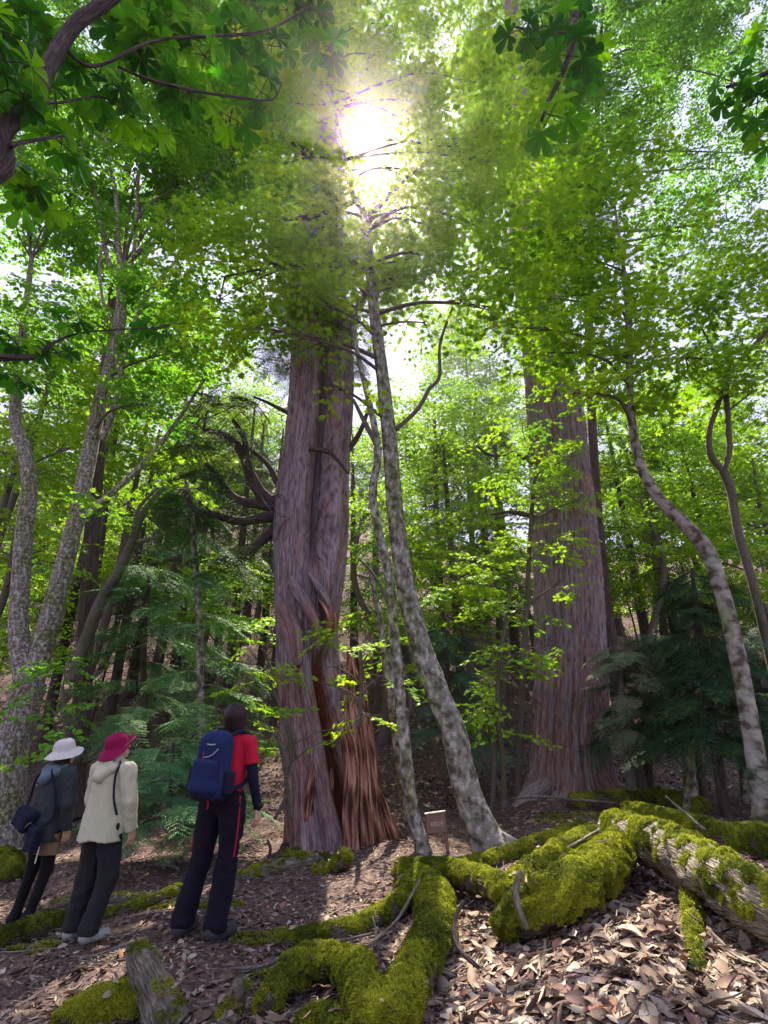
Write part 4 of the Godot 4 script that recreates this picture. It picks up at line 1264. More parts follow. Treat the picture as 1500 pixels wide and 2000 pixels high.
func understory() -> void:
	conifer("young_cypress", "young blue-green conifer with mossy stem behind the person in red", [[400, 1620, 8.6, 9], [398, 1500, 8.6, 8], [392, 1380, 8.6, 7], [390, 1250, 8.6, 7], [384, 1120, 8.6, 6], [372, 1000, 8.6, 5], [362, 940, 8.6, 3]], 0.85, 0.04, 26, Color(0.055, 0.15, 0.055), Color(0.13, 0.27, 0.09), M.patchy_bark, 0.16)
	conifer("young_cypress", "broad young conifer left of the mossy-stemmed one", [[285, 1560, 10.0, 8], [282, 1420, 10.0, 7], [280, 1280, 10.0, 6], [290, 1150, 10.0, 4], [292, 1100, 10.0, 2]], 1.1, 0.30, 16, Color(0.045, 0.13, 0.045), Color(0.10, 0.22, 0.07), M.dark_bark, 0.22)
	conifer("young_cypress", "small feathery conifer low behind the two hats", [[330, 1620, 7.8, 6], [332, 1560, 7.8, 5], [336, 1500, 7.8, 4], [338, 1450, 7.8, 2]], 0.7, 0.12, 12, Color(0.055, 0.16, 0.065), Color(0.13, 0.28, 0.10), M.dark_bark, 0.10)
	conifer("young_cypress", "dim feathery conifer right behind the split cedar", [[880, 1500, 12.5, 6], [878, 1400, 12.5, 5], [874, 1300, 12.5, 4], [870, 1230, 12.5, 2]], 1.3, 0.15, 16, Color(0.045, 0.13, 0.08), Color(0.09, 0.20, 0.12), M.dark_bark, 0.15)
	conifer("dark_fir", "dense dark green conifer on a reddish stem beside the straight cedar", [[1424, 1640, 8.4, 11], [1412, 1560, 8.4, 10], [1394, 1440, 8.4, 10], [1376, 1330, 8.4, 8], [1362, 1230, 8.4, 6], [1352, 1110, 8.4, 3]], 0.95, 0.42, 34, Color(0.022, 0.055, 0.026), Color(0.050, 0.10, 0.040), M.dark_bark, 0.45)
	conifer("dark_fir", "second dark conifer behind the bowed stem at right", [[1500, 1600, 10.2, 8], [1490, 1450, 10.2, 8], [1478, 1320, 10.2, 6], [1470, 1220, 10.2, 3]], 1.1, 0.35, 22, Color(0.022, 0.055, 0.030), Color(0.045, 0.095, 0.045), M.dark_bark, 0.4)
	conifer("dark_fir", "dark conifer close to the straight cedar's right side", [[1268, 1560, 10.4, 11], [1262, 1460, 10.4, 9], [1268, 1350, 10.4, 7], [1280, 1230, 10.4, 4]], 1.05, 0.40, 24, Color(0.030, 0.075, 0.042), Color(0.065, 0.12, 0.06), M.dark_bark, 0.35)
	conifer("silvery_cypress", "pale drooping conifer overlapping the straight cedar's trunk", [[1236, 1545, 9.8, 11], [1222, 1470, 9.8, 9], [1214, 1390, 9.8, 7], [1212, 1300, 9.8, 4], [1206, 1260, 9.8, 2]], 0.55, 0.40, 16, Color(0.13, 0.17, 0.10), Color(0.24, 0.28, 0.18), M.twig_bark, 0.35, 0.8)
	var k := 0
	for q in [["thin brown stem leaning left at the straight cedar's foot", [[1262, 1570, 10.2, 10], [1250, 1510, 10.2, 9], [1238, 1450, 10.2, 8], [1224, 1380, 10.2, 6]]],
			["pale slim stem right of the straight cedar", [[1352, 1600, 9.2, 18], [1346, 1520, 9.2, 11], [1344, 1430, 9.2, 10], [1340, 1340, 9.2, 9], [1330, 1200, 9.2, 6]]],
			["thin stem between the reddish stem and pale stem", [[1378, 1580, 9.4, 8], [1366, 1480, 9.4, 7], [1352, 1380, 9.4, 7], [1348, 1290, 9.4, 5]]],
			["thin stem close beside the bowed spotted tree", [[1462, 1580, 9.8, 11], [1452, 1480, 9.8, 10], [1444, 1400, 9.8, 9], [1436, 1300, 9.8, 7]]],
			["bare leaning stem left of the straight cedar", [[1000, 1600, 10.6, 8], [976, 1540, 10.6, 7], [950, 1490, 10.6, 6], [926, 1440, 10.6, 4]]],
			["thin bare vine-like stem beside the slim wavy tree", [[806, 1560, 8.9, 4], [800, 1480, 8.9, 4], [796, 1410, 8.9, 3], [802, 1370, 8.9, 3], [790, 1300, 8.9, 2]]],
			["bare forked twig right of the person in red", [[536, 1600, 7.2, 3], [556, 1560, 7.2, 4], [560, 1520, 7.2, 3], [570, 1480, 7.2, 3], [578, 1440, 7.2, 2]]]]:
		var t := thing("bare_stem", q[0], "sapling", Vector3.ZERO, "bare stems under the trees")
		var a := trunk_of(t, q[1], M.patchy_bark if k == 1 or k == 3 else M.twig_bark, "trunk", 14)
		for e in 4:
			var p: Vector3 = a[0][int(rand(0.45, 0.98) * (a[0].size() - 1))]
			var g := Geo.new()
			var way := Vector3(rand(-1, 1), rand(0.1, 0.8), rand(-1, 1)) * rand(0.3, 0.7)
			var tw := curve([p, p + way * 0.5 + Vector3(0, 0.05, 0), p + way], [0.010, 0.007, 0.002], 6)
			tube(g, tw[0], tw[1], 5, null, null, false)
			part("twig", g.mesh(), M.twig_bark, t)
		plant(t, a[0][0])
		k += 1
	# bright young maples
	sapling("maple_sapling", "young maple with bright yellow leaves left of the split cedar's waist", [[575, 1500, 9.4, 4], [560, 1400, 9.4, 4], [535, 1320, 9.4, 3], [510, 1260, 9.4, 2]], [[500, 1225, 9.3, 32], [520, 1262, 9.3, 22], [470, 1215, 9.3, 18]], "small_maple", GREEN[0], GREEN[1], 0.85, M.twig_bark)
	sapling("maple_sapling", "young maple with yellow-green leaves directly above the person in red", [[575, 1480, 8.4, 4], [560, 1420, 8.4, 4], [540, 1360, 8.4, 3], [520, 1325, 8.4, 2]], [[520, 1310, 8.3, 34], [480, 1322, 8.3, 20]], "small_maple", GREEN[0], GREEN[1], 0.85, M.twig_bark)
	sapling("maple_sapling", "low maple with bright leaves beside the dark-haired head", [[570, 1600, 7.0, 4], [560, 1530, 7.0, 4], [548, 1460, 7.0, 3], [535, 1420, 7.0, 2]], [[520, 1405, 6.9, 24], [535, 1432, 6.9, 26], [556, 1448, 6.9, 16], [545, 1527, 6.9, 18, 0.8]], "small_maple", GREEN[0], GREEN[1], 0.8, M.twig_bark)
	sapling("maple_sapling", "young maple growing from the broken red stem", [[700, 1420, 8.1, 5], [704, 1380, 8.1, 4], [706, 1320, 8.1, 4], [704, 1270, 8.1, 3]], [[690, 1235, 8.0, 36, 0.8], [735, 1255, 8.0, 34, 0.8], [650, 1300, 8.0, 26, 0.7], [745, 1320, 8.1, 34, 0.8], [720, 1400, 8.0, 30, 0.7], [630, 1335, 8.0, 22, 0.6]], "small_maple", GREEN[0], GREEN[1], 0.75, M.twig_bark)
	sapling("maple_sapling", "young maple with a bright tier of leaves left of the straight cedar", [[985, 1580, 9.8, 6], [982, 1480, 9.8, 5], [972, 1400, 9.8, 5], [975, 1300, 9.8, 4], [990, 1200, 9.8, 3], [1000, 1140, 9.8, 2]], [[985, 1285, 9.7, 38], [950, 1310, 9.7, 26], [1025, 1275, 9.7, 30], [1085, 1260, 9.6, 20, 0.7], [1010, 1190, 9.8, 34, 0.8], [960, 1180, 9.8, 28, 0.7]], "small_maple", GREEN[0], GREEN[1], 0.85, M.twig_bark)
	sapling("maple_sapling", "dim young maple with pale tiers between curved tree and straight cedar", [[960, 1590, 10.2, 5], [965, 1480, 10.2, 5], [952, 1400, 10.2, 4], [940, 1340, 10.2, 3]], [[930, 1345, 10.1, 36, 0.7], [980, 1370, 10.1, 34, 0.7], [920, 1400, 10.1, 36, 0.7], [985, 1430, 10.1, 30, 0.7]], "small_maple", GREEN[0], GREEN[1], 0.8, M.twig_bark)
	sapling("maple_sapling", "young maple crossing the straight cedar's upper trunk", [[1010, 1560, 11.0, 6], [1020, 1350, 10.6, 6], [1030, 1150, 10.4, 5], [1040, 980, 10.3, 4], [1050, 900, 10.3, 2]], [[1050, 880, 10.2, 44], [1110, 900, 10.1, 34], [1060, 960, 10.2, 38], [1120, 980, 10.1, 24, 0.7], [1000, 930, 10.3, 40], [1080, 1060, 10.2, 34, 0.8], [1010, 1060, 10.3, 44, 0.8], [950, 1110, 10.4, 44, 0.8], [1090, 1140, 10.2, 24, 0.7], [900, 1140, 10.6, 46, 0.8], [1020, 820, 10.3, 36]], "small_maple", GREEN[0], GREEN[1], 0.85, M.twig_bark)
	sapling("maple_sapling", "leafy maple sapling low beside the mossy-stemmed conifer", [[470, 1560, 9.0, 4], [465, 1480, 9.0, 4], [460, 1400, 9.0, 3]], [[450, 1390, 9.0, 34, 0.7], [480, 1350, 9.0, 30, 0.6], [440, 1440, 8.8, 30, 0.6]], "small_maple", GREEN[0], GREEN[1], 0.8, M.twig_bark)
	sapling("leafy_sapling", "leafy green sapling behind the white hat", [[140, 1600, 8.6, 6], [135, 1520, 8.6, 5], [128, 1420, 8.6, 4], [122, 1340, 8.6, 3]], [[120, 1300, 8.6, 40, 0.7], [90, 1370, 8.6, 40, 0.7], [150, 1400, 8.6, 36, 0.7], [115, 1450, 8.5, 32, 0.7], [160, 1320, 8.6, 30, 0.6]], "oval", OVAL[0], OVAL[1], 0.7, M.twig_bark, 0.8)
	sapling("leafy_sapling", "dim bushy sapling on the slope behind the slim wavy stem", [[860, 1420, 15.0, 4], [850, 1360, 15.0, 4], [840, 1290, 15.0, 3]], [[830, 1230, 15.0, 46], [880, 1180, 15.0, 50], [790, 1200, 15.0, 36], [850, 1300, 15.0, 36, 0.7], [930, 1230, 15.0, 40]], "far", GREEN[0], GREEN[1], 0.8, M.twig_bark, 0.7)
	sapling("leafy_sapling", "dark bush on the slope left of the split cedar", [[420, 1400, 15.0, 4], [425, 1340, 15.0, 4], [430, 1260, 15.0, 3]], [[430, 1200, 15.0, 46], [370, 1180, 15.0, 46], [500, 1150, 15.0, 46], [440, 1110, 15.0, 46], [330, 1120, 15.0, 40]], "far", GREEN[0], GREEN[1], 0.8, M.twig_bark, 0.7)
	# low bushes on the slope
	for q in [["dim bush on the slope at the left edge", 30, 1150, 16.0, 60], ["dim bush on the slope behind the forked tree's stems", 110, 1110, 19.0, 60], ["low bush behind the white hat's tree", 70, 1240, 14.0, 55], ["dim bush behind the rough brown trunk", 240, 1090, 18.0, 55], ["dim bush seen right of the split cedar", 730, 1170, 18.0, 50], ["dim bush right of the straight cedar", 1210, 1120, 17.0, 50], ["dim bush at the right edge under the yellow-green maples", 1450, 1150, 17.0, 60], ["low bush on the slope left of the split cedar's waist", 480, 1080, 20.0, 55]]:
		var t := thing("slope_bush", q[0], "bush", Vector3.ZERO, "bushes on the slope")
		var d: float = q[3]
		var mid := at(q[1], q[2], d)
		var foot := Vector3(mid.x, ground(mid.x, -d) - 0.1, -d)
		var g := Geo.new()
		var c := curve([foot, foot.lerp(mid, 0.5) + Vector3(0.2, 0, 0), mid], [0.05, 0.035, 0.015], 12)
		tube(g, c[0], c[1], 7)
		part("stem", g.mesh(), M.twig_bark, t)
		crown_of(t, [c], [[q[1], q[2], d, q[4]], [q[1] - q[4] * 0.8, q[2] + 25, d + 0.4, q[4] * 0.8], [q[1] + q[4] * 0.8, q[2] + 20, d - 0.4, q[4] * 0.8], [q[1], q[2] + q[4] * 0.9, d - 0.3, q[4] * 0.7]], "far", GREEN[0], GREEN[1], 0.7, M.twig_bark, true, 0.7)
		plant(t, foot)

# ------------------------------------------------------------------ big leaves close overhead
func leaf_fan(t: Node3D, tips: Array, m: Material) -> void:
	# tips: [u, v, d, leaf length in metres, how many leaves]
	for q in tips:
		var p := at(q[0], q[1], q[2])
		var n: int = q[4]
		var yaw := rand(0, TAU)
		for k in n:
			var a := yaw + TAU * k / n + rand(-0.4, 0.4)
			var stalk: float = q[3] * rand(0.45, 0.8)
			var out := Vector3(sin(a), rand(-0.35, 0.15), cos(a)).normalized()
			var heart := p + out * stalk
			var o := part("leaf", G.palm[rng.randi() % 6], M["big_leaf_%d" % (rng.randi() % 5)], t)
			var b := Basis(Vector3.UP, atan2(-out.x, -out.z)) * Basis.from_euler(Vector3(rand(-0.75, 0.1), 0, rand(-0.35, 0.35)))
			o.transform = Transform3D(b.scaled_local(Vector3.ONE * q[3] * rand(0.8, 1.15)), heart)
			var g := Geo.new()
			var tw := curve([p, p.lerp(heart, 0.5) + Vector3(0, 0.02, 0), heart], [0.006, 0.004, 0.003], 5)
			tube(g, tw[0], tw[1], 5, null, null, false)
			part("leaf_stalk", g.mesh(), m, t)

func overhanging_leaves() -> void:
	var t := thing("horse_chestnut", "near tree with a dark thick bough and big palmate leaves at upper left", "tree")
	var g := Geo.new()
	var foot := Vector3(-4.6, ground(-4.6, -0.6), -0.6)
	var c := curve([foot + Vector3(0, -0.1, 0), foot + Vector3(0.05, 1.6, -0.05), foot + Vector3(0.2, 3.2, -0.2), foot + Vector3(0.3, 5.2, -0.3), foot + Vector3(0.3, 8.0, -0.2)], [0.30, 0.25, 0.22, 0.17, 0.09], 40)
	tube(g, c[0], c[1], 30, bark_shape(4.0))
	part("trunk", g.mesh(), M.patchy_bark, t)
	var b1 := at(-70, 350, 2.1)
	var bough := curve([foot + Vector3(0.2, 2.9, -0.2), foot + Vector3(0.9, 3.5, -0.6), b1, at(5, 255, 2.15), at(62, 200, 2.2), at(98, 125, 2.25), at(150, 45, 2.3), at(225, -10, 2.35), at(380, -160, 2.4)], [0.12, 0.09, 0.062, 0.058, 0.054, 0.052, 0.05, 0.045, 0.03], 70)
	g = Geo.new()
	tube(g, bough[0], bough[1], 18, func(a, s, p): return 1.0 + 0.2 * rough.get_noise_3d(p.x * 5.0 + cos(a), p.y * 5.0, p.z * 5.0 + sin(a)))
	part("bough", g.mesh(), M.dark_bark, t)
	for q in [[[110, 70, 2.25, 4.96], [180, 130, 2.4, 3.1], [300, 80, 2.6, 3.1], [420, 70, 2.9, 3.1], [520, 60, 3.1, 2.48], [600, 15, 3.2, 1.86]], [[230, 130, 2.5, 2.48], [290, 155, 2.6, 3.1], [370, 175, 2.8, 3.1], [450, 188, 3.0, 2.48], [530, 195, 3.1, 1.86], [550, 160, 3.1, 1.24]], [[20, 285, 2.1, 4.96], [60, 275, 2.3, 3.72], [125, 265, 2.6, 2.48]], [[60, 200, 2.2, 3.72], [120, 200, 2.4, 2.48], [200, 190, 2.7, 1.86], [260, 230, 3.0, 1.24]]]:
		limb(q, t, M.dark_bark, "branch")
	leaf_fan(t, [[10, 120, 1.9, 0.21, 4], [5, 60, 1.9, 0.21, 4], [15, 175, 2.0, 0.17, 3], [30, 20, 2.5, 0.22, 5], [110, 200, 2.6, 0.2, 4], [190, 150, 2.6, 0.2, 5], [250, 80, 2.7, 0.21, 5], [300, 110, 2.8, 0.2, 5], [330, 40, 2.8, 0.2, 5], [400, 110, 3.0, 0.21, 5], [370, 180, 3.0, 0.2, 5], [460, 60, 3.1, 0.21, 5], [530, 90, 3.3, 0.2, 5], [510, 180, 3.3, 0.2, 5], [600, 40, 3.4, 0.2, 5], [640, 90, 3.5, 0.2, 4], [230, 200, 2.9, 0.2, 4], [30, 340, 2.5, 0.2, 4], [60, 390, 2.7, 0.17, 3], [120, 280, 2.8, 0.18, 4], [560, 20, 3.3, 0.2, 5], [290, 20, 2.7, 0.2, 5], [60, 60, 2.6, 0.21, 5], [290, 240, 3.2, 0.18, 4], [450, 230, 3.4, 0.19, 4], [20, 660, 2.8, 0.13, 5], [40, 740, 2.9, 0.11, 4], [130, 620, 3.3, 0.12, 4], [110, 690, 3.3, 0.12, 4], [300, 640, 4.0, 0.14, 4], [160, 970, 4.0, 0.10, 3]], M.dark_bark)
	var low := Geo.new()
	var lb := curve([foot + Vector3(0.1, 2.2, -0.1), at(-60, 700, 2.6), at(60, 690, 3.0), at(160, 650, 3.5), at(320, 640, 4.1)], [0.05, 0.025, 0.014, 0.009, 0.004], 30)
	tube(low, lb[0], lb[1], 7)
	part("branch", low.mesh(), M.dark_bark, t)
	plant(t, foot)
	# sprays that reach in from above and from the right
	t = thing("hanging_spray", "hanging twig of large dark oval leaves at the top right of the sun", "branch")
	limb([[1180, -120, 3.1, 12], [1130, 10, 3.0, 8], [1120, 80, 2.9, 6], [1095, 150, 2.9, 5], [1070, 200, 2.9, 4], [1058, 235, 2.9, 3]], t, M.dark_bark, "branch")
	limb([[1125, 60, 2.9, 4], [1060, 65, 2.8, 3], [1000, 50, 2.8, 2]], t, M.dark_bark, "branch")
	leaf_fan(t, [[1015, 60, 2.7, 0.17, 3], [1060, 50, 2.7, 0.17, 3], [1120, 30, 2.8, 0.16, 4], [1110, 110, 2.8, 0.18, 4], [1075, 225, 2.9, 0.2, 4], [1150, 130, 2.9, 0.17, 3], [1090, 170, 2.9, 0.14, 2]], M.dark_bark)
	plant(t, at(1180, -120, 3.1))
	t = thing("hanging_spray", "bright yellow-green leaf spray reaching in at the right edge", "branch")
	limb([[1640, 60, 3.0, 10], [1540, 120, 2.9, 7], [1480, 150, 2.85, 4], [1420, 170, 2.8, 3]], t, M.dark_bark, "branch")
	leaf_fan(t, [[1425, 170, 2.8, 0.15, 5], [1480, 200, 2.85, 0.17, 5], [1510, 260, 2.9, 0.17, 4], [1500, 60, 3.0, 0.16, 4]], M.dark_bark)
	plant(t, at(1640, 60, 3.0))

# ------------------------------------------------------------------ mossy wood on the ground
func moss_on(t: Node, g: Geo, density: float, bare: float, seed_: float) -> void:
	# tufts where the surface looks up, thinning out in patches
	var places := [[], []]
	var tints := [[], []]
	for k in range(0, g.i.size(), 3):
		var a := g.v[g.i[k]]
		var b := g.v[g.i[k + 1]]
		var c := g.v[g.i[k + 2]]
		var nn := (g.n[g.i[k]] + g.n[g.i[k + 1]] + g.n[g.i[k + 2]]).normalized()
		var want := (b - a).cross(c - a).length() * 0.5 * density
		var n := int(want) + (1 if rng.randf() < want - int(want) else 0)
		for e in n:
			var s := rng.randf()
			var r := rng.randf()
			if s + r > 1.0:
				s = 1.0 - s
				r = 1.0 - r
			var p := a + (b - a) * s + (c - a) * r
			var patch := soft.get_noise_3d(p.x * 12.0 + seed_, p.y * 12.0, p.z * 12.0) + 0.5 * rough.get_noise_3d(p.x * 4.0, p.y * 4.0, p.z * 4.0 + seed_)
			if nn.y + patch * 1.5 < bare or p.y < ground(p.x, p.z) - 0.01:
				continue
			var x := nn.cross(Vector3(rand(-1, 1), rand(-1, 1), rand(-1, 1))).normalized()
			var grow := (nn + Vector3(0, -0.25, 0)).normalized()
			x = (x - grow * x.dot(grow)).normalized()
			var j := rng.randi() % 2
			places[j].append(Transform3D(Basis(x, grow, x.cross(grow)).scaled_local(Vector3.ONE * rand(0.7, 1.4)), p))
			var w := clampf(0.5 + 1.1 * soft.get_noise_3d(p.x * 5.0, p.y * 5.0 + seed_, p.z * 5.0) + rand(-0.3, 0.3), 0.0, 1.0)
			tints[j].append(Color(0.07, 0.095, 0.012).lerp(Color(0.28, 0.31, 0.02), w))
	for j in 2:
		scatter("moss", G.moss[j], M.moss, places[j], tints[j], t)

func log_path(points: Array) -> Array:
	# points: [u, v, half width in pixels, (v of the foot)]
	var p := []
	var r := []
	for q in points:
		var d := -on_ground(q[0], q[3] if q.size() > 3 else q[1] + q[2] * 0.6).z
		p.append(at(q[0], q[1], d))
		r.append(metres(q[1], d, q[2]))
	return curve(p, r, points.size() * 8)

func mossy(called: String, label: String, points: Array, bare := 0.0, lumps := 0.3, density := 7500.0, m: Material = null) -> Node3D:
	var t := thing(called, label, "log" if called.contains("log") else "root", Vector3.ZERO)
	var c := log_path(points)
	var g := Geo.new()
	var k := rand(0, 80)
	tube(g, c[0], c[1], 28, func(a, s, p): return 1.0 + lumps * rough.get_noise_3d(p.x * 4.0 + cos(a) * 0.8 + k, p.y * 4.0, p.z * 4.0 + sin(a) * 0.8) + 0.12 * rough.get_noise_3d(cos(a) * 5.0, s * 14.0, sin(a) * 5.0 + k))
	part("wood", g.mesh(), m if m else M.root_wood, t)
	moss_on(t, g, density, bare * 0.55 + 0.38, k)
	# a few dry leaves have come to rest on it
	var places := []
	var tints := []
	for e in int(clampf(g.v.size() * 0.02, 6, 26)):
		var q := rng.randi() % g.v.size()
		if g.n[q].y < 0.35 or g.v[q].y < ground(g.v[q].x, g.v[q].z):
			continue
		var tr := lie(g.v[q], rand(0.03, 0.09), 0.6)
		tr.origin = g.v[q] + g.n[q] * 0.02
		places.append(tr)
		tints.append(dead_tint())
	scatter("dry_leaves", G.dead[rng.randi() % 8], M.dead_leaf, places, tints, t)
	plant(t, c[0][0])
	return t

func mossy_wood() -> void:
	mossy("mossy_root", "thick bright moss-covered root curving down the middle foreground", [[790, 1706, 25.5], [838, 1740, 32.3], [852, 1795, 37.4, 1850], [836, 1855, 37.4, 1905], [800, 1920, 39.1, 1970], [762, 2020, 40.8, 2070]], -0.45)
	mossy("mossy_root", "moss-covered root running down beside a dark hollow at the bottom", [[640, 1882, 22.88, 1930], [688, 1890, 31.68, 1945], [708, 1940, 38.72, 1990], [735, 2030, 44, 2080]], -0.7)
	mossy("mossy_root", "mossy arched root left of the dark hollow", [[515, 1975, 22], [556, 1910, 26, 1955], [612, 1880, 30, 1940], [650, 1884, 28, 1935]], -0.5, 0.35, 7500.0)
	mossy("mossy_root", "low mossy root lying along the edge of the path", [[540, 1838, 13.6], [620, 1830, 17], [700, 1812, 18.7], [768, 1778, 20.4], [800, 1730, 20.4]], -0.3, 0.35, 7500.0)
	mossy("mossy_root", "yellow mossy root end with a broken dark face", [[800, 1708, 23.8], [880, 1708, 23.8, 1745], [940, 1722, 23.8, 1765], [992, 1745, 25.5, 1795]], -0.35, 0.3, 7500.0)
	mossy("mossy_root", "long mossy root reaching back towards the straight cedar", [[850, 1712, 18], [940, 1690, 18], [1030, 1662, 19.5], [1110, 1632, 18], [1140, 1615, 10.5]], -0.35)
	mossy("mossy_log", "fat log under thick shaggy green moss in the right foreground", [[978, 1812, 22.36, 1846], [1015, 1790, 36.12, 1846], [1070, 1766, 39.56, 1830], [1130, 1728, 41.28, 1795], [1180, 1690, 37.84, 1750], [1222, 1640, 25.8, 1690]], -1.2, 0.5, 8500.0)
	mossy("mossy_log", "mossy ridge of wood just behind the shaggy log", [[985, 1750, 18.7, 1800], [1040, 1712, 27.2, 1765], [1100, 1676, 28.9, 1725], [1160, 1640, 22.1, 1685]], -0.6, 0.45)
	mossy("fallen_log", "old weathered log partly mossy slanting down to the right edge", [[1205, 1625, 33.6, 1690], [1280, 1650, 43.2, 1730], [1360, 1690, 48, 1780], [1450, 1745, 52.8, 1840], [1560, 1810, 56, 1900]], 0.25, 0.3, 7500.0, M.old_wood)
	mossy("mossy_log", "green cushioned mossy log behind the weathered one at right", [[1230, 1590, 20.4], [1320, 1615, 27.2], [1400, 1640, 30.6], [1480, 1650, 35.7], [1560, 1670, 37.4]], -0.6)
	mossy("mossy_log", "dim mossy log lying across the straight cedar's foot", [[1120, 1572, 18], [1200, 1568, 20], [1290, 1565, 22], [1370, 1580, 20]], -0.3, 0.3, 3500.0)
	mossy("mossy_root", "narrow mossy root hanging down through the dry leaves at right", [[1340, 1690, 14, 1760], [1352, 1760, 16, 1790], [1356, 1840, 12], [1362, 1900, 8]], -0.5)
	mossy("mossy_stub", "upright mossy broken stub at the lower left", [[325, 2010, 42, 2010], [308, 1955, 36, 2010], [288, 1905, 29, 2010], [272, 1870, 24, 2010], [264, 1850, 15, 2010]], 0.2, 0.2, 1700.0, M.old_wood)
	mossy("mossy_mound", "low bright moss mound beside the upright stub", [[110, 2000, 18], [170, 1978, 30], [225, 1968, 36], [275, 1975, 26]], -0.8, 0.3, 6000.0)
	mossy("mossy_mound", "small moss mound at the bottom edge under the arched root", [[590, 2020, 26], [630, 2000, 32], [680, 2025, 26]], -0.8, 0.3, 6000.0)
	mossy("old_root", "grey weathered root stump between stub and arched root", [[440, 2010, 20], [458, 1960, 20, 2000], [470, 1925, 14, 2000]], 0.9, 0.4, 3000.0, M.old_wood)
	mossy("old_root", "pale curved root end lying at the bottom edge", [[400, 2010, 9], [440, 1985, 11], [475, 1972, 10], [490, 1985, 6]], 1.3, 0.3, 1500.0, M.old_wood)
	mossy("fallen_log", "flat rotting log with mossy flank at the split cedar's foot", [[468, 1716, 8], [520, 1700, 13], [580, 1688, 16], [640, 1680, 10]], 0.55, 0.45, 4000.0, M.old_wood)
	mossy("fallen_log", "second flat rotting slab beside the split cedar", [[560, 1672, 8], [600, 1664, 12], [650, 1660, 9]], 0.8, 0.45, 3000.0, M.old_wood)
	mossy("moss_hummock", "small pale mossy knob standing before the split cedar", [[612, 1700, 8], [645, 1698, 11], [668, 1682, 17, 1704], [676, 1668, 10, 1704]], -0.8, 0.25, 5000.0)
	mossy("mossy_log", "mossy log at the feet of the person in dark jacket", [[-40, 1850, 22], [30, 1830, 22], [80, 1812, 20], [128, 1798, 12]], -0.6, 0.3, 5000.0)
	mossy("fallen_log", "brown bare log lying behind the two hatted people", [[60, 1790, 9], [110, 1772, 12], [170, 1764, 11], [240, 1756, 10], [290, 1758, 7]], 1.2, 0.35, 1500.0, M.old_wood)
	mossy("mossy_log", "thin mossy log end between the cream jacket and red shirt", [[200, 1790, 8], [250, 1778, 10], [300, 1762, 11], [345, 1745, 14], [360, 1745, 8]], -0.2, 0.3, 4500.0)
	mossy("mossy_mound", "dark mossy mound at the left edge by the forked tree", [[-30, 1700, 26], [10, 1690, 30], [30, 1710, 14]], -0.8, 0.3, 4500.0)
	# thin moss straight on the soil
	var places := [[], []]
	var tints := [[], []]
	for q in [[500, 1838, 50, 14], [560, 1826, 40, 10], [420, 1770, 60, 8], [300, 1770, 50, 8], [1180, 1590, 60, 14], [1280, 1585, 60, 14], [1090, 1600, 50, 10], [60, 1850, 60, 14], [960, 1655, 40, 8], [520, 1905, 40, 10]]:
		for k in 260:
			var a := rand(0, TAU)
			var rr := sqrt(rng.randf())
			var p := on_ground(q[0] + cos(a) * rr * q[2], q[1] + sin(a) * rr * q[3])
			var j := rng.randi() % 2
			places[j].append(Transform3D(Basis(Vector3.UP, rand(0, TAU)).scaled_local(Vector3.ONE * rand(0.8, 1.6)), p))
			tints[j].append(Color(0.07, 0.09, 0.015).lerp(Color(0.24, 0.26, 0.03), rng.randf()))
	for j in 2:
		scatter("ground_moss", G.moss[j], M.moss, places[j], tints[j], G.floor)

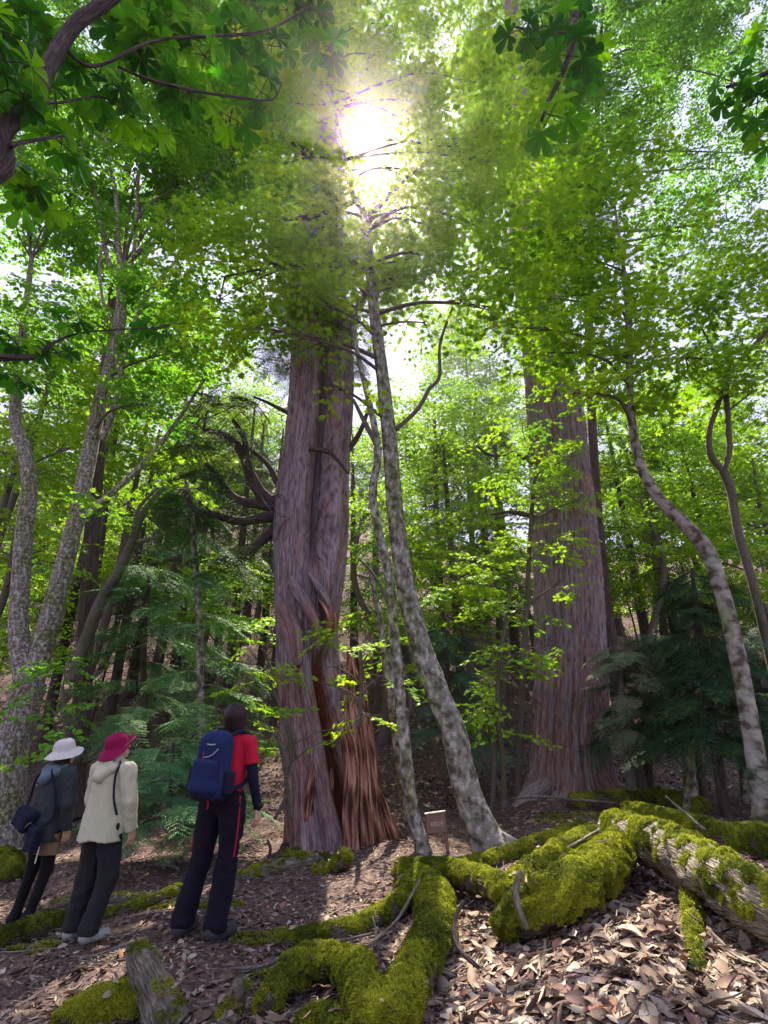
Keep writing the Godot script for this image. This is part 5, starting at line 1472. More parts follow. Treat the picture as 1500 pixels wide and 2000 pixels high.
# ------------------------------------------------------------------ sticks
func fallen_sticks() -> void:
	for q in [["bent white bare stick poking out of the dry leaves by the shaggy moss", [[1018, 1702, 3.9, 5], [1008, 1735, 3.85, 6], [1012, 1770, 3.8, 6], [1030, 1815, 3.75, 5]], "old_wood"],
			["thin grey twig leaning across the roots in the middle", [[820, 1716, 4.3, 2.2], [780, 1790, 4.1, 2.6], [740, 1830, 4.0, 3], [700, 1862, 3.95, 2]], "old_wood"],
			["long thin twig lying along the low mossy root", [[745, 1820, 4.35, 2], [660, 1838, 4.3, 3], [600, 1848, 4.25, 4], [520, 1885, 4.0, 4], [450, 1892, 4.0, 2]], "twig_bark"],
			["short pale twig standing before the low root", [[728, 1790, 4.4, 2], [735, 1825, 4.3, 2], [733, 1850, 4.25, 2]], "old_wood"],
			["dark curved stem rising through the reddish dry leaves", [[905, 1760, 4.0, 3], [888, 1800, 3.9, 4], [895, 1850, 3.8, 5], [935, 1890, 3.7, 4]], "dark_bark"],
			["white straight stick on the path beside the mossy stub", [[195, 1922, 4.2, 3], [235, 1916, 4.2, 4], [276, 1915, 4.2, 3]], "old_wood"],
			["pale stick lying left of the red walker's boots", [[200, 1862, 4.75, 2], [230, 1850, 4.8, 3], [262, 1838, 4.85, 2]], "old_wood"],
			["thin pale branch lying across the straight cedar's roots", [[1000, 1560, 9.4, 2], [1060, 1556, 9.4, 3], [1120, 1562, 9.4, 3], [1200, 1568, 9.4, 2]], "old_wood"],
			["thin stick slanting behind the shaggy mossy log", [[970, 1718, 4.9, 2], [1010, 1696, 5.0, 3], [1080, 1672, 5.1, 3], [1170, 1620, 5.6, 2]], "old_wood"],
			["thin bare stick leaning over the weathered log", [[1300, 1555, 6.2, 2], [1340, 1590, 6.0, 3], [1378, 1622, 5.7, 3]], "old_wood"],
			["dry branch on the ground left of the red walker's knees", [[290, 1690, 7.6, 2], [330, 1690, 7.6, 3], [350, 1698, 7.5, 2]], "twig_bark"],
			["curled brown twig on the path behind the red walker", [[520, 1690, 7.7, 3], [528, 1660, 7.7, 3], [522, 1640, 7.7, 2]], "dark_bark"]]:
		var t := thing("fallen_stick", q[0], "stick", Vector3.ZERO)
		var c := stem(q[1], 24)
		var pos: PackedVector3Array = c[0]
		var g := Geo.new()
		tube(g, pos, c[1], 9, func(a, s, p): return 1.0 + 0.3 * rough.get_noise_3d(p.x * 12.0, p.y * 12.0, p.z * 12.0))
		part("stick", g.mesh(), M[q[2]], t)
		plant(t, pos[pos.size() - 1])

# ------------------------------------------------------------------ the little sign
func sign_board() -> void:
	var foot := on_ground(878, 1664)
	var t := thing("wooden_sign", "small brown wooden name board on a post between cedar and curved tree", "sign", foot)
	var d := -foot.z
	var mid := at(852, 1607, d - 0.03) - foot
	var turn := Basis(Vector3.UP, -0.1) * Basis(Vector3.BACK, 0.10)
	var wide := metres(1607, d, 37)
	var tall := metres(1607, d, 33)
	var g := Geo.new()
	box(g, mid, Vector3(wide, tall, 0.022), turn)
	part("board", g.mesh(), M.sign_wood, t)
	g = Geo.new()
	box(g, mid + turn * Vector3(0, tall * 0.5 + 0.009, 0.004), Vector3(wide * 1.1, 0.014, 0.05), turn * Basis(Vector3.BACK, 0.03))
	part("cap", g.mesh(), M.pale_wood, t)
	g = Geo.new()
	var top := mid + turn * Vector3(wide * 0.42, tall * 0.48, -0.035)
	var c := curve([Vector3(-0.01, -0.1, -0.03), Vector3(-0.01, -0.1, -0.03).lerp(top, 0.5), top], [0.024, 0.024, 0.022], 8)
	tube(g, c[0], c[1], 8)
	part("post", g.mesh(), M.sign_wood, t)
	g = Geo.new()
	var top2 := mid + turn * Vector3(-wide * 0.42, tall * 0.48, -0.035)
	var c2 := curve([top2 + Vector3(-0.02, -0.62, 0), top2 + Vector3(-0.01, -0.3, 0), top2], [0.020, 0.021, 0.021], 8)
	tube(g, c2[0], c2[1], 8)
	part("post", g.mesh(), M.sign_wood, t)
	# four carved white characters in a row, stroke by stroke on a 10 x 16 grid
	var glyphs := [
		[[0, 14, 10, 14], [1, 9, 9, 9], [5, 14, 5, 8], [5, 8, 1, 1], [5, 8, 9, 1]],
		[[1, 15, 9, 15], [1, 15, 1, 4], [9, 15, 9, 1], [1, 10, 9, 10], [1, 5, 9, 5]],
		[[1, 14, 9, 14], [9, 14, 1, 1], [5, 7, 9, 1]],
		[[1, 12, 8, 13], [0, 7, 9, 8], [4, 16, 6, 0], [8, 16, 9, 14]]]
	var cell := wide * 0.165
	for k in 4:
		g = Geo.new()
		for s in glyphs[k]:
			var a := Vector3(s[0] - 5.0, s[1] - 8.0, 0) * (cell / 11.0)
			var b := Vector3(s[2] - 5.0, s[3] - 8.0, 0) * (cell / 11.0)
			var off := Vector3((k - 1.5) * cell * 1.05 + wide * 0.03, -tall * 0.06, 0.013)
			var along := (b - a).normalized()
			box(g, mid + turn * (off + (a + b) * 0.5), Vector3((b - a).length() + 0.005, cell * 0.14, 0.004), turn * Basis(along, Vector3(-along.y, along.x, 0), Vector3.BACK))
		part("character", g.mesh(), M.sign_paint, t)

# ------------------------------------------------------------------ bodies and clothes as smooth joined volumes
func cap(a: Vector3, b: Vector3, ra: float, rb: float, deep := 1.0) -> Array:
	return [0, a, b, ra, rb, deep]

func egg(c: Vector3, r: Vector3, turn := Basis()) -> Array:
	return [1, c, r, turn.inverse(), maxf(r.x, maxf(r.y, r.z))]

func slab(c: Vector3, half: Vector3, round_: float, turn := Basis()) -> Array:
	return [2, c, half, turn.inverse(), round_]

func field(prims: Array, p: Vector3, k: float) -> float:
	var d := 10.0
	for q in prims:
		var e: float
		if q[0] == 0:
			var s: float = q[5]
			var a: Vector3 = q[1]
			var ba: Vector3 = q[2] - a
			var pa := p - a
			if s != 1.0:
				ba.z *= s
				pa.z *= s
			var h := clampf(pa.dot(ba) / ba.length_squared(), 0.0, 1.0)
			e = ((pa - ba * h).length() - lerpf(q[3], q[4], h)) / (1.0 if s == 1.0 else (1.0 + (s - 1.0) * 0.5))
		elif q[0] == 1:
			var l: Vector3 = q[3] * (p - q[1])
			var w: Vector3 = l / q[2]
			var k0 := w.length()
			var k1: float = (w / q[2]).length()
			e = k0 * (k0 - 1.0) / maxf(k1, 1e-6)
		else:
			var l: Vector3 = (q[3] * (p - q[1])).abs() - q[2]
			e = Vector3(maxf(l.x, 0), maxf(l.y, 0), maxf(l.z, 0)).length() + minf(maxf(l.x, maxf(l.y, l.z)), 0.0) - q[4]
		var h2 := clampf(0.5 + 0.5 * (d - e) / k, 0.0, 1.0)
		d = lerpf(d, e, h2) - k * h2 * (1.0 - h2)
	return d

func net(g: Geo, prims: Array, k: float, cell: float, mod = null) -> void:
	var lo := Vector3.ONE * 1e6
	var hi := -lo
	for q in prims:
		var r: Vector3 = Vector3.ONE * (maxf(q[3], q[4]) if q[0] == 0 else q[4])
		if q[0] == 2:
			r += Vector3.ONE * (q[2] as Vector3).length()
		lo = lo.min(q[1] - r)
		hi = hi.max(q[1] + r)
		if q[0] == 0:
			lo = lo.min(q[2] - r)
			hi = hi.max(q[2] + r)
	lo -= Vector3.ONE * (cell * 3.0 + 0.01)
	hi += Vector3.ONE * (cell * 3.0 + 0.01)
	var B := 4
	var nx := int(ceil((hi.x - lo.x) / cell / B)) * B + 1
	var ny := int(ceil((hi.y - lo.y) / cell / B)) * B + 1
	var nz := int(ceil((hi.z - lo.z) / cell / B)) * B + 1
	var val := PackedFloat32Array()
	val.resize(nx * ny * nz)
	val.fill(1.0)
	var reach := cell * B * 1.05 + 0.03
	for bz in range(0, nz, B):
		for by in range(0, ny, B):
			for bx in range(0, nx, B):
				var mid := lo + (Vector3(bx, by, bz) + Vector3.ONE * (B * 0.5)) * cell
				var far := field(prims, mid, k)
				var near: bool = absf(far) < reach + cell * B * 0.5
				if not near and mod != null and far < 0.0:
					near = true
				for z in range(bz, mini(bz + B, nz)):
					for y in range(by, mini(by + B, ny)):
						for x in range(bx, mini(bx + B, nx)):
							var f := far
							if near:
								var p := lo + Vector3(x, y, z) * cell
								f = field(prims, p, k)
								if mod != null:
									f = mod.call(p, f)
							val[(z * ny + y) * nx + x] = f
	var id := PackedInt32Array()
	id.resize(nx * ny * nz)
	id.fill(-1)
	var step := [0, 1, nx, nx + 1, nx * ny, nx * ny + 1, nx * ny + nx, nx * ny + nx + 1]
	var edges := [[0, 1], [2, 3], [4, 5], [6, 7], [0, 2], [1, 3], [4, 6], [5, 7], [0, 4], [1, 5], [2, 6], [3, 7]]
	for z in nz - 1:
		for y in ny - 1:
			for x in nx - 1:
				var o := (z * ny + y) * nx + x
				var inside := 0
				for s in step:
					if val[o + s] < 0.0:
						inside += 1
				if inside == 0 or inside == 8:
					continue
				var sum := Vector3.ZERO
				var n := 0
				for e in edges:
					var a: float = val[o + step[e[0]]]
					var b: float = val[o + step[e[1]]]
					if (a < 0.0) == (b < 0.0):
						continue
					var t := a / (a - b)
					var pa := Vector3(e[0] & 1, (e[0] >> 1) & 1, e[0] >> 2)
					var pb := Vector3(e[1] & 1, (e[1] >> 1) & 1, e[1] >> 2)
					sum += pa.lerp(pb, t)
					n += 1
				id[o] = g.v.size()
				g.v.append(lo + (Vector3(x, y, z) + sum / n) * cell)
				var gx: float = val[o + step[1]] - val[o] + val[o + step[3]] - val[o + step[2]] + val[o + step[5]] - val[o + step[4]] + val[o + step[7]] - val[o + step[6]]
				var gy: float = val[o + step[2]] - val[o] + val[o + step[3]] - val[o + step[1]] + val[o + step[6]] - val[o + step[4]] + val[o + step[7]] - val[o + step[5]]
				var gz: float = val[o + step[4]] - val[o] + val[o + step[5]] - val[o + step[1]] + val[o + step[6]] - val[o + step[2]] + val[o + step[7]] - val[o + step[3]]
				g.n.append(Vector3(gx, gy, gz).normalized())
	for z in range(1, nz - 1):
		for y in range(1, ny - 1):
			for x in range(1, nx - 1):
				var o := (z * ny + y) * nx + x
				var here: bool = val[o] < 0.0
				for ax in 3:
					var s: int = [1, nx, nx * ny][ax]
					if here == (val[o + s] < 0.0):
						continue
					var b: int = [nx, nx * ny, 1][ax]
					var c: int = [nx * ny, 1, nx][ax]
					var q := [id[o], id[o - b], id[o - b - c], id[o - c]]
					if q.min() < 0:
						continue
					var nn := g.n[q[0]]
					var f := -(g.v[q[1]] - g.v[q[0]]).cross(g.v[q[2]] - g.v[q[0]])
					if f.dot(nn + g.n[q[2]]) < 0.0:
						q.reverse()
					g.i.append_array(PackedInt32Array([q[0], q[1], q[2], q[0], q[2], q[3]]))

func volume(called: String, prims: Array, k: float, cell: float, m: Material, parent: Node, mod = null) -> MeshInstance3D:
	var g := Geo.new()
	net(g, prims, k, cell, mod)
	return part(called, g.mesh(), m, parent)

func hand_prims(wrist: Vector3, down: Vector3, across: Vector3, curl: Vector3) -> Array:
	var out := []
	for i in 4:
		var base := wrist + down * (0.082 - 0.004 * absf(i - 1.2)) + across * (0.028 - i * 0.019)
		out.append(cap(wrist + across * (0.014 - i * 0.010), base, 0.015, 0.0105))
		var long: float = [0.070, 0.078, 0.072, 0.056][i]
		var knuckle := base + (down * 0.93 + curl * (0.28 + 0.06 * i)) * long * 0.5
		var tip := knuckle + (down * 0.72 + curl * (0.62 + 0.06 * i)) * long * 0.5
		out.append(cap(base, knuckle, 0.0092, 0.0084))
		out.append(cap(knuckle, tip, 0.0084, 0.0070))
	var t0 := wrist + down * 0.022 + across * 0.020
	var t1 := t0 + down * 0.030 + across * 0.026 + curl * 0.008
	var t2 := t1 + down * 0.032 + across * 0.006 + curl * 0.012
	out.append(cap(t0, t1, 0.014, 0.0105))
	out.append(cap(t1, t2, 0.0098, 0.0078))
	return out

func body(t: Node3D, J: Dictionary) -> void:
	# one continuous skin: trunk, limbs, head with face, hands with fingers
	var g := Geo.new()
	var main := [egg(Vector3(0, 0.95, 0), Vector3(0.15, 0.13, 0.11)), egg(Vector3(0, 1.22, 0), Vector3(0.145, 0.19, 0.10)), cap(Vector3(0, 1.0, 0), Vector3(0, 1.3, 0), 0.115, 0.11), cap(Vector3(0, 1.36, 0.01), J.neck, 0.05, 0.046), cap(Vector3(-0.13, 1.36, 0), Vector3(0.13, 1.36, 0), 0.05, 0.05)]
	for s in ["l", "r"]:
		main += [cap(J["hip_" + s], J["knee_" + s], 0.078, 0.05), cap(J["knee_" + s], J["ankle_" + s], 0.05, 0.034), cap(J["ankle_" + s] + Vector3(0, -0.02, 0.02), J["toe_" + s], 0.034, 0.028)]
		main += [cap(J["shoulder_" + s], J["elbow_" + s], 0.045, 0.036), cap(J["elbow_" + s], J["wrist_" + s], 0.036, 0.025)]
	net(g, main, 0.03, 0.016)
	var H: Transform3D = J.head
	var hb := H.basis
	var head := [egg(H * Vector3(0, 0.005, 0.012), Vector3(0.076, 0.105, 0.092), hb), egg(H * Vector3(0, -0.055, -0.025), Vector3(0.056, 0.062, 0.062), hb), cap(J.neck, H * Vector3(0, -0.05, 0.02), 0.048, 0.046), cap(H * Vector3(0, 0.012, -0.082), H * Vector3(0, -0.024, -0.104), 0.008, 0.013), egg(H * Vector3(0, -0.062, -0.086), Vector3(0.022, 0.008, 0.010), hb)]
	for s in [-1.0, 1.0]:
		head.append(egg(H * Vector3(s * 0.078, -0.008, 0.012), Vector3(0.010, 0.030, 0.018), hb))
	net(g, head, 0.014, 0.0075)
	for s in ["l", "r"]:
		var sgn := -1.0 if s == "l" else 1.0
		var w: Vector3 = J["wrist_" + s]
		var down: Vector3 = (w - J["elbow_" + s]).normalized()
		if J.has("hand_" + s):
			down = (J["hand_" + s] as Vector3).normalized()
		var across: Vector3 = Vector3(0, 0, -1) - down * Vector3(0, 0, -1).dot(down)
		across = across.normalized()
		var curl := across.cross(down).normalized()
		if curl.x * sgn > 0.0:
			curl = -curl
		net(g, [cap(J["elbow_" + s].lerp(w, 0.85), w, 0.027, 0.022)] + hand_prims(w, down, across, curl), 0.006, 0.0045)
	part("body", g.mesh(), M.skin, t)
	for s in [-1.0, 1.0]:
		volume("eye", [egg(H * Vector3(s * 0.030, 0.004, -0.072), Vector3(0.013, 0.009, 0.010), hb)], 0.005, 0.005, M.eye, t)

func creases(seed_: float, amount: float) -> Callable:
	# soft folds of cloth
	return func(p, f): return f + amount * 0.4 * soft.get_noise_3d(p.x * 38.0, p.y * 16.0 + seed_, p.z * 38.0) + amount * soft.get_noise_3d(p.x * 19.0 + seed_ + p.y * 3.0, p.y * 5.0, p.z * 19.0) + amount * 0.5 * sin(p.y * 60.0 + soft.get_noise_3d(p.x * 10.0, p.y * 5.0, p.z * 10.0 + seed_) * 9.0) * maxf(0.0, soft.get_noise_3d(p.x * 6.0, p.y * 6.0 + seed_, p.z * 6.0))

func trousers(J: Dictionary, m: Material, t: Node, hem: float, wide: Array, called := "trousers", top := 1.0) -> void:
	var prims := [egg(Vector3(0, 0.93, 0.005), Vector3(0.172, 0.13, 0.132)), cap(Vector3(0, 0.93, 0), Vector3(0, 1.03, 0), 0.14, 0.13, 1.2)]
	for s in ["l", "r"]:
		prims += [cap(J["hip_" + s], J["knee_" + s], wide[0], wide[1]), cap(J["knee_" + s], J["ankle_" + s], wide[1], wide[2]), cap(J["ankle_" + s], J["ankle_" + s] + Vector3(0, -0.10, 0), wide[2], wide[2])]
	var fold := creases(rand(0, 50), 0.020 if wide[1] > 0.07 else 0.004)
	volume(called, prims, 0.025, 0.013, m, t, func(p, f): return maxf(maxf(fold.call(p, f), hem - p.y), p.y - top))

func shoes(J: Dictionary, m: Material, t: Node, big := 1.0) -> void:
	for s in ["l", "r"]:
		var a: Vector3 = J["ankle_" + s]
		var toe: Vector3 = J["toe_" + s]
		volume("shoe", [cap(a + Vector3(0, 0.03, 0.005), a + Vector3(0, -0.03, 0.02), 0.048 * big, 0.05 * big), cap(Vector3(a.x, 0.045, a.z + 0.03), Vector3(toe.x, 0.040, toe.z), 0.047 * big, 0.042 * big)], 0.03, 0.009, m, t, func(p, f): return maxf(f, 0.004 - p.y))

func lathe_hat(t: Node, m: Material, H: Transform3D, brim: float, tall: float, lift: Callable) -> void:
	# crown and sloping brim of a bucket hat, with cloth thickness
	var prof := [Vector2(0.001, tall), Vector2(0.05, tall - 0.004), Vector2(0.082, tall - 0.022), Vector2(0.096, tall - 0.055), Vector2(0.103, 0.0), Vector2(0.106, -0.008), Vector2(0.106 + brim * 0.5, -0.030), Vector2(0.106 + brim, -0.056), Vector2(0.106 + brim + 0.002, -0.060), Vector2(0.104 + brim * 0.95, -0.060), Vector2(0.104 + brim * 0.5, -0.035), Vector2(0.100, -0.014), Vector2(0.097, 0.0), Vector2(0.088, tall - 0.06), Vector2(0.001, tall - 0.012)]
	var g := Geo.new()
	var segs := 40
	for k in prof.size():
		for j in segs + 1:
			var a := TAU * (j % segs) / segs
			var q: Vector2 = prof[k]
			var out := clampf((q.x - 0.106) / maxf(brim, 0.01), 0.0, 1.0)
			var wob := 1.0 + 0.03 * soft.get_noise_2d(cos(a) * 3.0 + tall * 40.0, sin(a) * 3.0) + 0.02 * soft.get_noise_2d(k * 2.0, a * 3.0)
			var p := Vector3(sin(a) * q.x * wob, q.y + out * lift.call(a) + 0.012 * soft.get_noise_2d(a * 4.0, k * 1.0) * (1.0 if k > 4 else 0.6), cos(a) * q.x * 1.08 * wob)
			g.v.append(H * p)
	for k in prof.size() - 1:
		for j in segs:
			var a := k * (segs + 1) + j
			g.i.append_array(PackedInt32Array([a, a + segs + 2, a + 1, a, a + segs + 1, a + segs + 2]))
	g.n.resize(g.v.size())
	smooth(g, 0, 0)
	if g.n[3 * (segs + 1) + 5].dot(g.v[3 * (segs + 1) + 5] - H.origin) < 0.0:
		for k in range(0, g.i.size(), 3):
			var s := g.i[k + 1]
			g.i[k + 1] = g.i[k + 2]
			g.i[k + 2] = s
		smooth(g, 0, 0)
	part("hat", g.mesh(), m, t)

func jacket(J: Dictionary, t: Node, m: Material, hem: float, flare: float, hood_m: Material) -> void:
	var prims := [cap(Vector3(0, 1.30, 0), Vector3(0, hem - 0.05, 0.01), 0.165, flare, 1.30), cap(Vector3(-0.13, 1.345, 0), Vector3(0.13, 1.345, 0), 0.075, 0.075), cap(Vector3(0, 1.36, 0.01), J.neck, 0.085, 0.075)]
	for s in ["l", "r"]:
		var e: Vector3 = J["elbow_" + s]
		var w: Vector3 = J["wrist_" + s]
		prims += [cap(J["shoulder_" + s], e, 0.078, 0.066), cap(e, w + (w - e).normalized() * 0.005, 0.064, 0.052)]
	var fold := creases(rand(0, 60), 0.022)
	var ends := []
	for s in ["l", "r"]:
		var e: Vector3 = J["elbow_" + s]
		var w: Vector3 = J["wrist_" + s]
		ends.append([w + (w - e).normalized() * 0.01, (w - e).normalized()])
	var slope := 0.10
	volume("jacket", prims, 0.028, 0.012, m, t, func(p, f):
		var d: float = fold.call(p, f)
		d = maxf(d, hem + slope * p.x * 0.3 + 0.01 * sin(p.x * 25.0) - p.y)
		for e in ends:
			if (p - e[0]).length() < 0.11:
				d = maxf(d, (p - e[0]).dot(e[1]))
		return d)
	var fold2 := creases(rand(0, 60), 0.010)
	volume("hood", [cap(Vector3(-0.105, 1.40, 0.00), Vector3(-0.085, 1.36, 0.09), 0.040, 0.042), cap(Vector3(-0.085, 1.36, 0.09), Vector3(0.0, 1.29, 0.15), 0.045, 0.050), cap(Vector3(0.0, 1.29, 0.15), Vector3(0.085, 1.36, 0.09), 0.050, 0.045), cap(Vector3(0.085, 1.36, 0.09), Vector3(0.105, 1.40, 0.0), 0.042, 0.040), cap(Vector3(-0.06, 1.405, 0.10), Vector3(0.06, 1.405, 0.10), 0.030, 0.030), egg(Vector3(0, 1.345, 0.10), Vector3(0.085, 0.055, 0.05))], 0.022, 0.010, hood_m, t, func(p, f): return fold2.call(p, f))

func strap(pts: Array, r: float, m: Material, t: Node, called := "strap") -> void:
	var g := Geo.new()
	var rr := []
	for k in pts.size():
		rr.append(r)
	var c := curve(pts, rr, pts.size() * 6)
	tube(g, c[0], c[1], 10)
	part(called, g.mesh(), m, t)

func stand(t: Node3D, foot: Vector3, tall: float, full: float, yaw: float, lean: Vector3) -> Transform3D:
	var s := tall / full
	t.transform = Transform3D((Basis.from_euler(lean) * Basis(Vector3.UP, yaw)).scaled_local(Vector3.ONE * s), foot + Vector3(0, 0.012, 0))
	return t.transform

func walkers() -> void:
	# --- red shirt, backpack
	var foot := on_ground(396, 1836)
	var tall: float = at(474, 1376, -foot.z).y - foot.y
	var t := thing("person", "person in red T-shirt and dark trousers wearing a blue backpack", "person")
	var H := Transform3D(Basis(Vector3.RIGHT, 0.30) * Basis(Vector3.UP, -0.15), Vector3(0.0, 1.535, -0.01))
	var J := {"neck": Vector3(0, 1.44, 0.0), "head": H,
		"hip_l": Vector3(-0.09, 0.88, 0), "knee_l": Vector3(-0.125, 0.47, 0.0), "ankle_l": Vector3(-0.165, 0.09, 0.05), "toe_l": Vector3(-0.185, 0.03, -0.11),
		"hip_r": Vector3(0.09, 0.88, 0), "knee_r": Vector3(0.10, 0.47, -0.03), "ankle_r": Vector3(0.105, 0.09, 0.02), "toe_r": Vector3(0.15, 0.03, -0.14),
		"shoulder_l": Vector3(-0.175, 1.35, 0), "elbow_l": Vector3(-0.235, 1.10, -0.06), "wrist_l": Vector3(-0.10, 1.17, -0.24), "hand_l": Vector3(0.5, 0.8, 0.1),
		"shoulder_r": Vector3(0.175, 1.35, 0), "elbow_r": Vector3(0.235, 1.09, -0.01), "wrist_r": Vector3(0.265, 0.865, -0.10), "hand_r": Vector3(0.06, -1, -0.15)}
	body(t, J)
	var fold := creases(3.0, 0.014)
	var sleeve_l: Vector3 = J.shoulder_l.lerp(J.elbow_l, 0.62)
	var sleeve_r: Vector3 = J.shoulder_r.lerp(J.elbow_r, 0.62)
	volume("shirt", [cap(Vector3(0, 1.27, 0), Vector3(0, 0.95, 0), 0.155, 0.150, 1.3), cap(Vector3(-0.12, 1.35, 0), Vector3(0.12, 1.35, 0), 0.066, 0.066), cap(Vector3(0, 1.37, 0.005), Vector3(0, 1.425, 0), 0.065, 0.058), cap(J.shoulder_l, J.elbow_l, 0.064, 0.066), cap(J.shoulder_r, J.elbow_r, 0.064, 0.066)], 0.03, 0.011, M.red_shirt, t, func(p, f):
		var d: float = fold.call(p, f)
		d = maxf(d, 0.945 - 0.05 * p.z - p.y)
		if p.x < -0.165:
			d = maxf(d, (p - sleeve_l).dot((J.elbow_l - J.shoulder_l).normalized()))
		if p.x > 0.165:
			d = maxf(d, (p - sleeve_r).dot((J.elbow_r - J.shoulder_r).normalized()))
		return maxf(d, p.y - 1.435))
	volume("arm_cover", [cap(J.shoulder_r, J.elbow_r, 0.048, 0.043), cap(J.elbow_r, J.wrist_r.lerp(J.elbow_r, 0.04), 0.043, 0.034)], 0.01, 0.010, M.navy_sleeve, t)
	volume("arm_cover", [cap(J.shoulder_l, J.elbow_l, 0.048, 0.043), cap(J.elbow_l, J.wrist_l.lerp(J.elbow_l, 0.04), 0.043, 0.034)], 0.01, 0.010, M.navy_sleeve, t)
	volume("wristwatch", [cap(J.wrist_r + Vector3(-0.004, 0.035, 0.014), J.wrist_r + Vector3(0.004, 0.01, 0.004), 0.036, 0.036), egg(J.wrist_r + Vector3(0.034, 0.022, 0.006), Vector3(0.014, 0.022, 0.022))], 0.008, 0.008, M.watch, t, func(p, f): return maxf(f, absf(p.y - J.wrist_r.y - 0.022) - 0.018))
	trousers(J, M.navy_trousers, t, 0.055, [0.105, 0.080, 0.082])
	shoes(J, M.boot_grey, t, 1.12)
	for s in ["l", "r"]:
		var sgn := -1.0 if s == "l" else 1.0
		strap([J["hip_" + s] + Vector3(sgn * 0.082, 0.08, 0.045), J["hip_" + s] + Vector3(sgn * 0.098, -0.08, 0.045), J["hip_" + s].lerp(J["knee_" + s], 0.5) + Vector3(sgn * 0.088, 0, 0.042), J["hip_" + s].lerp(J["knee_" + s], 0.85) + Vector3(sgn * 0.074, 0, 0.040)], 0.008, M.crimson_trim, t, "trouser_piping")
	volume("hair", [egg(H * Vector3(0, 0.020, 0.014), Vector3(0.094, 0.112, 0.108), H.basis), egg(H * Vector3(0, -0.06, 0.032), Vector3(0.094, 0.085, 0.084), H.basis)], 0.03, 0.008, M.hair, t, func(p, f):
		var l: Vector3 = H.affine_inverse() * p
		f += 0.003 * sin(atan2(l.x, l.z) * 34.0) * (0.5 + soft.get_noise_3d(l.x * 30.0, l.y * 6.0, l.z * 30.0))
		f = maxf(f, -0.115 + 0.008 * sin(l.x * 70.0) - l.y)
		return maxf(f, minf(-0.055 - l.z, minf(0.06 - l.y, 0.10 - absf(l.x)) + 0.02)))
	var where := stand(t, foot, tall, 1.655, -0.30, Vector3(0, 0, -0.055))
	# her pack
	var pk := thing("backpack", "dark blue hiking backpack on the back of the person in red", "backpack")
	var fold3 := creases(8.0, 0.010)
	volume("pack_body", [slab(Vector3(-0.01, 1.19, 0.205), Vector3(0.078, 0.145, 0.038), 0.052), slab(Vector3(-0.01, 1.04, 0.212), Vector3(0.092, 0.050, 0.042), 0.052), egg(Vector3(-0.01, 1.38, 0.20), Vector3(0.115, 0.06, 0.085))], 0.05, 0.012, M.blue_pack, pk, func(p, f): return fold3.call(p, f))
	volume("front_pocket", [slab(Vector3(-0.01, 1.10, 0.315), Vector3(0.075, 0.09, 0.006), 0.028), cap(Vector3(-0.09, 1.02, 0.30), Vector3(0.07, 1.02, 0.30), 0.045, 0.045)], 0.04, 0.011, M.blue_pack, pk, func(p, f): return fold3.call(p, f))
	volume("pack_base", [cap(Vector3(-0.10, 0.985, 0.22), Vector3(0.08, 0.985, 0.22), 0.070, 0.070)], 0.02, 0.011, M.dark_pack, pk)
	for s in [-1.0, 1.0]:
		volume("side_pocket", [slab(Vector3(s * 0.155 - 0.01, 1.06, 0.21), Vector3(0.012, 0.065, 0.035), 0.022)], 0.02, 0.011, M.dark_pack, pk)
		strap([Vector3(s * 0.075, 1.39, 0.17), Vector3(s * 0.10, 1.435, 0.06), Vector3(s * 0.115, 1.40, -0.06), Vector3(s * 0.13, 1.28, -0.135), Vector3(s * 0.155, 1.12, -0.10), Vector3(s * 0.16, 1.03, 0.04), Vector3(s * 0.12, 1.0, 0.17)], 0.017, M.dark_pack, pk, "shoulder_strap")
	strap([Vector3(-0.07, 1.335, 0.285), Vector3(-0.01, 1.325, 0.30), Vector3(0.05, 1.335, 0.285)], 0.006, M.grey_strap, pk, "reflective_strip")
	strap([Vector3(-0.03, 1.40, 0.24), Vector3(-0.01, 1.435, 0.22), Vector3(0.02, 1.40, 0.24)], 0.008, M.dark_pack, pk, "haul_loop")
	strap([Vector3(-0.05, 1.27, 0.32), Vector3(-0.03, 1.22, 0.335), Vector3(-0.055, 1.17, 0.345)], 0.004, M.crimson_trim, pk, "cord")
	strap([Vector3(0.07, 1.30, 0.30), Vector3(0.03, 1.25, 0.325), Vector3(-0.04, 1.23, 0.33)], 0.004, M.grey_strap, pk, "cord")
	strap([Vector3(0.02, 0.95, 0.27), Vector3(0.022, 0.91, 0.25), Vector3(0.02, 0.87, 0.245)], 0.008, M.crimson_trim, pk, "webbing_end")
	plant_at(pk, where, Vector3(0, 0.95, 0.22))

	# --- cream jacket, magenta hat
	foot = on_ground(160, 1842)
	tall = at(222, 1438, -foot.z).y - foot.y
	t = thing("person", "person in cream hooded jacket and magenta bucket hat", "person")
	H = Transform3D(Basis(Vector3.RIGHT, 0.42) * Basis(Vector3.UP, -0.25), Vector3(0.0, 1.53, -0.015))
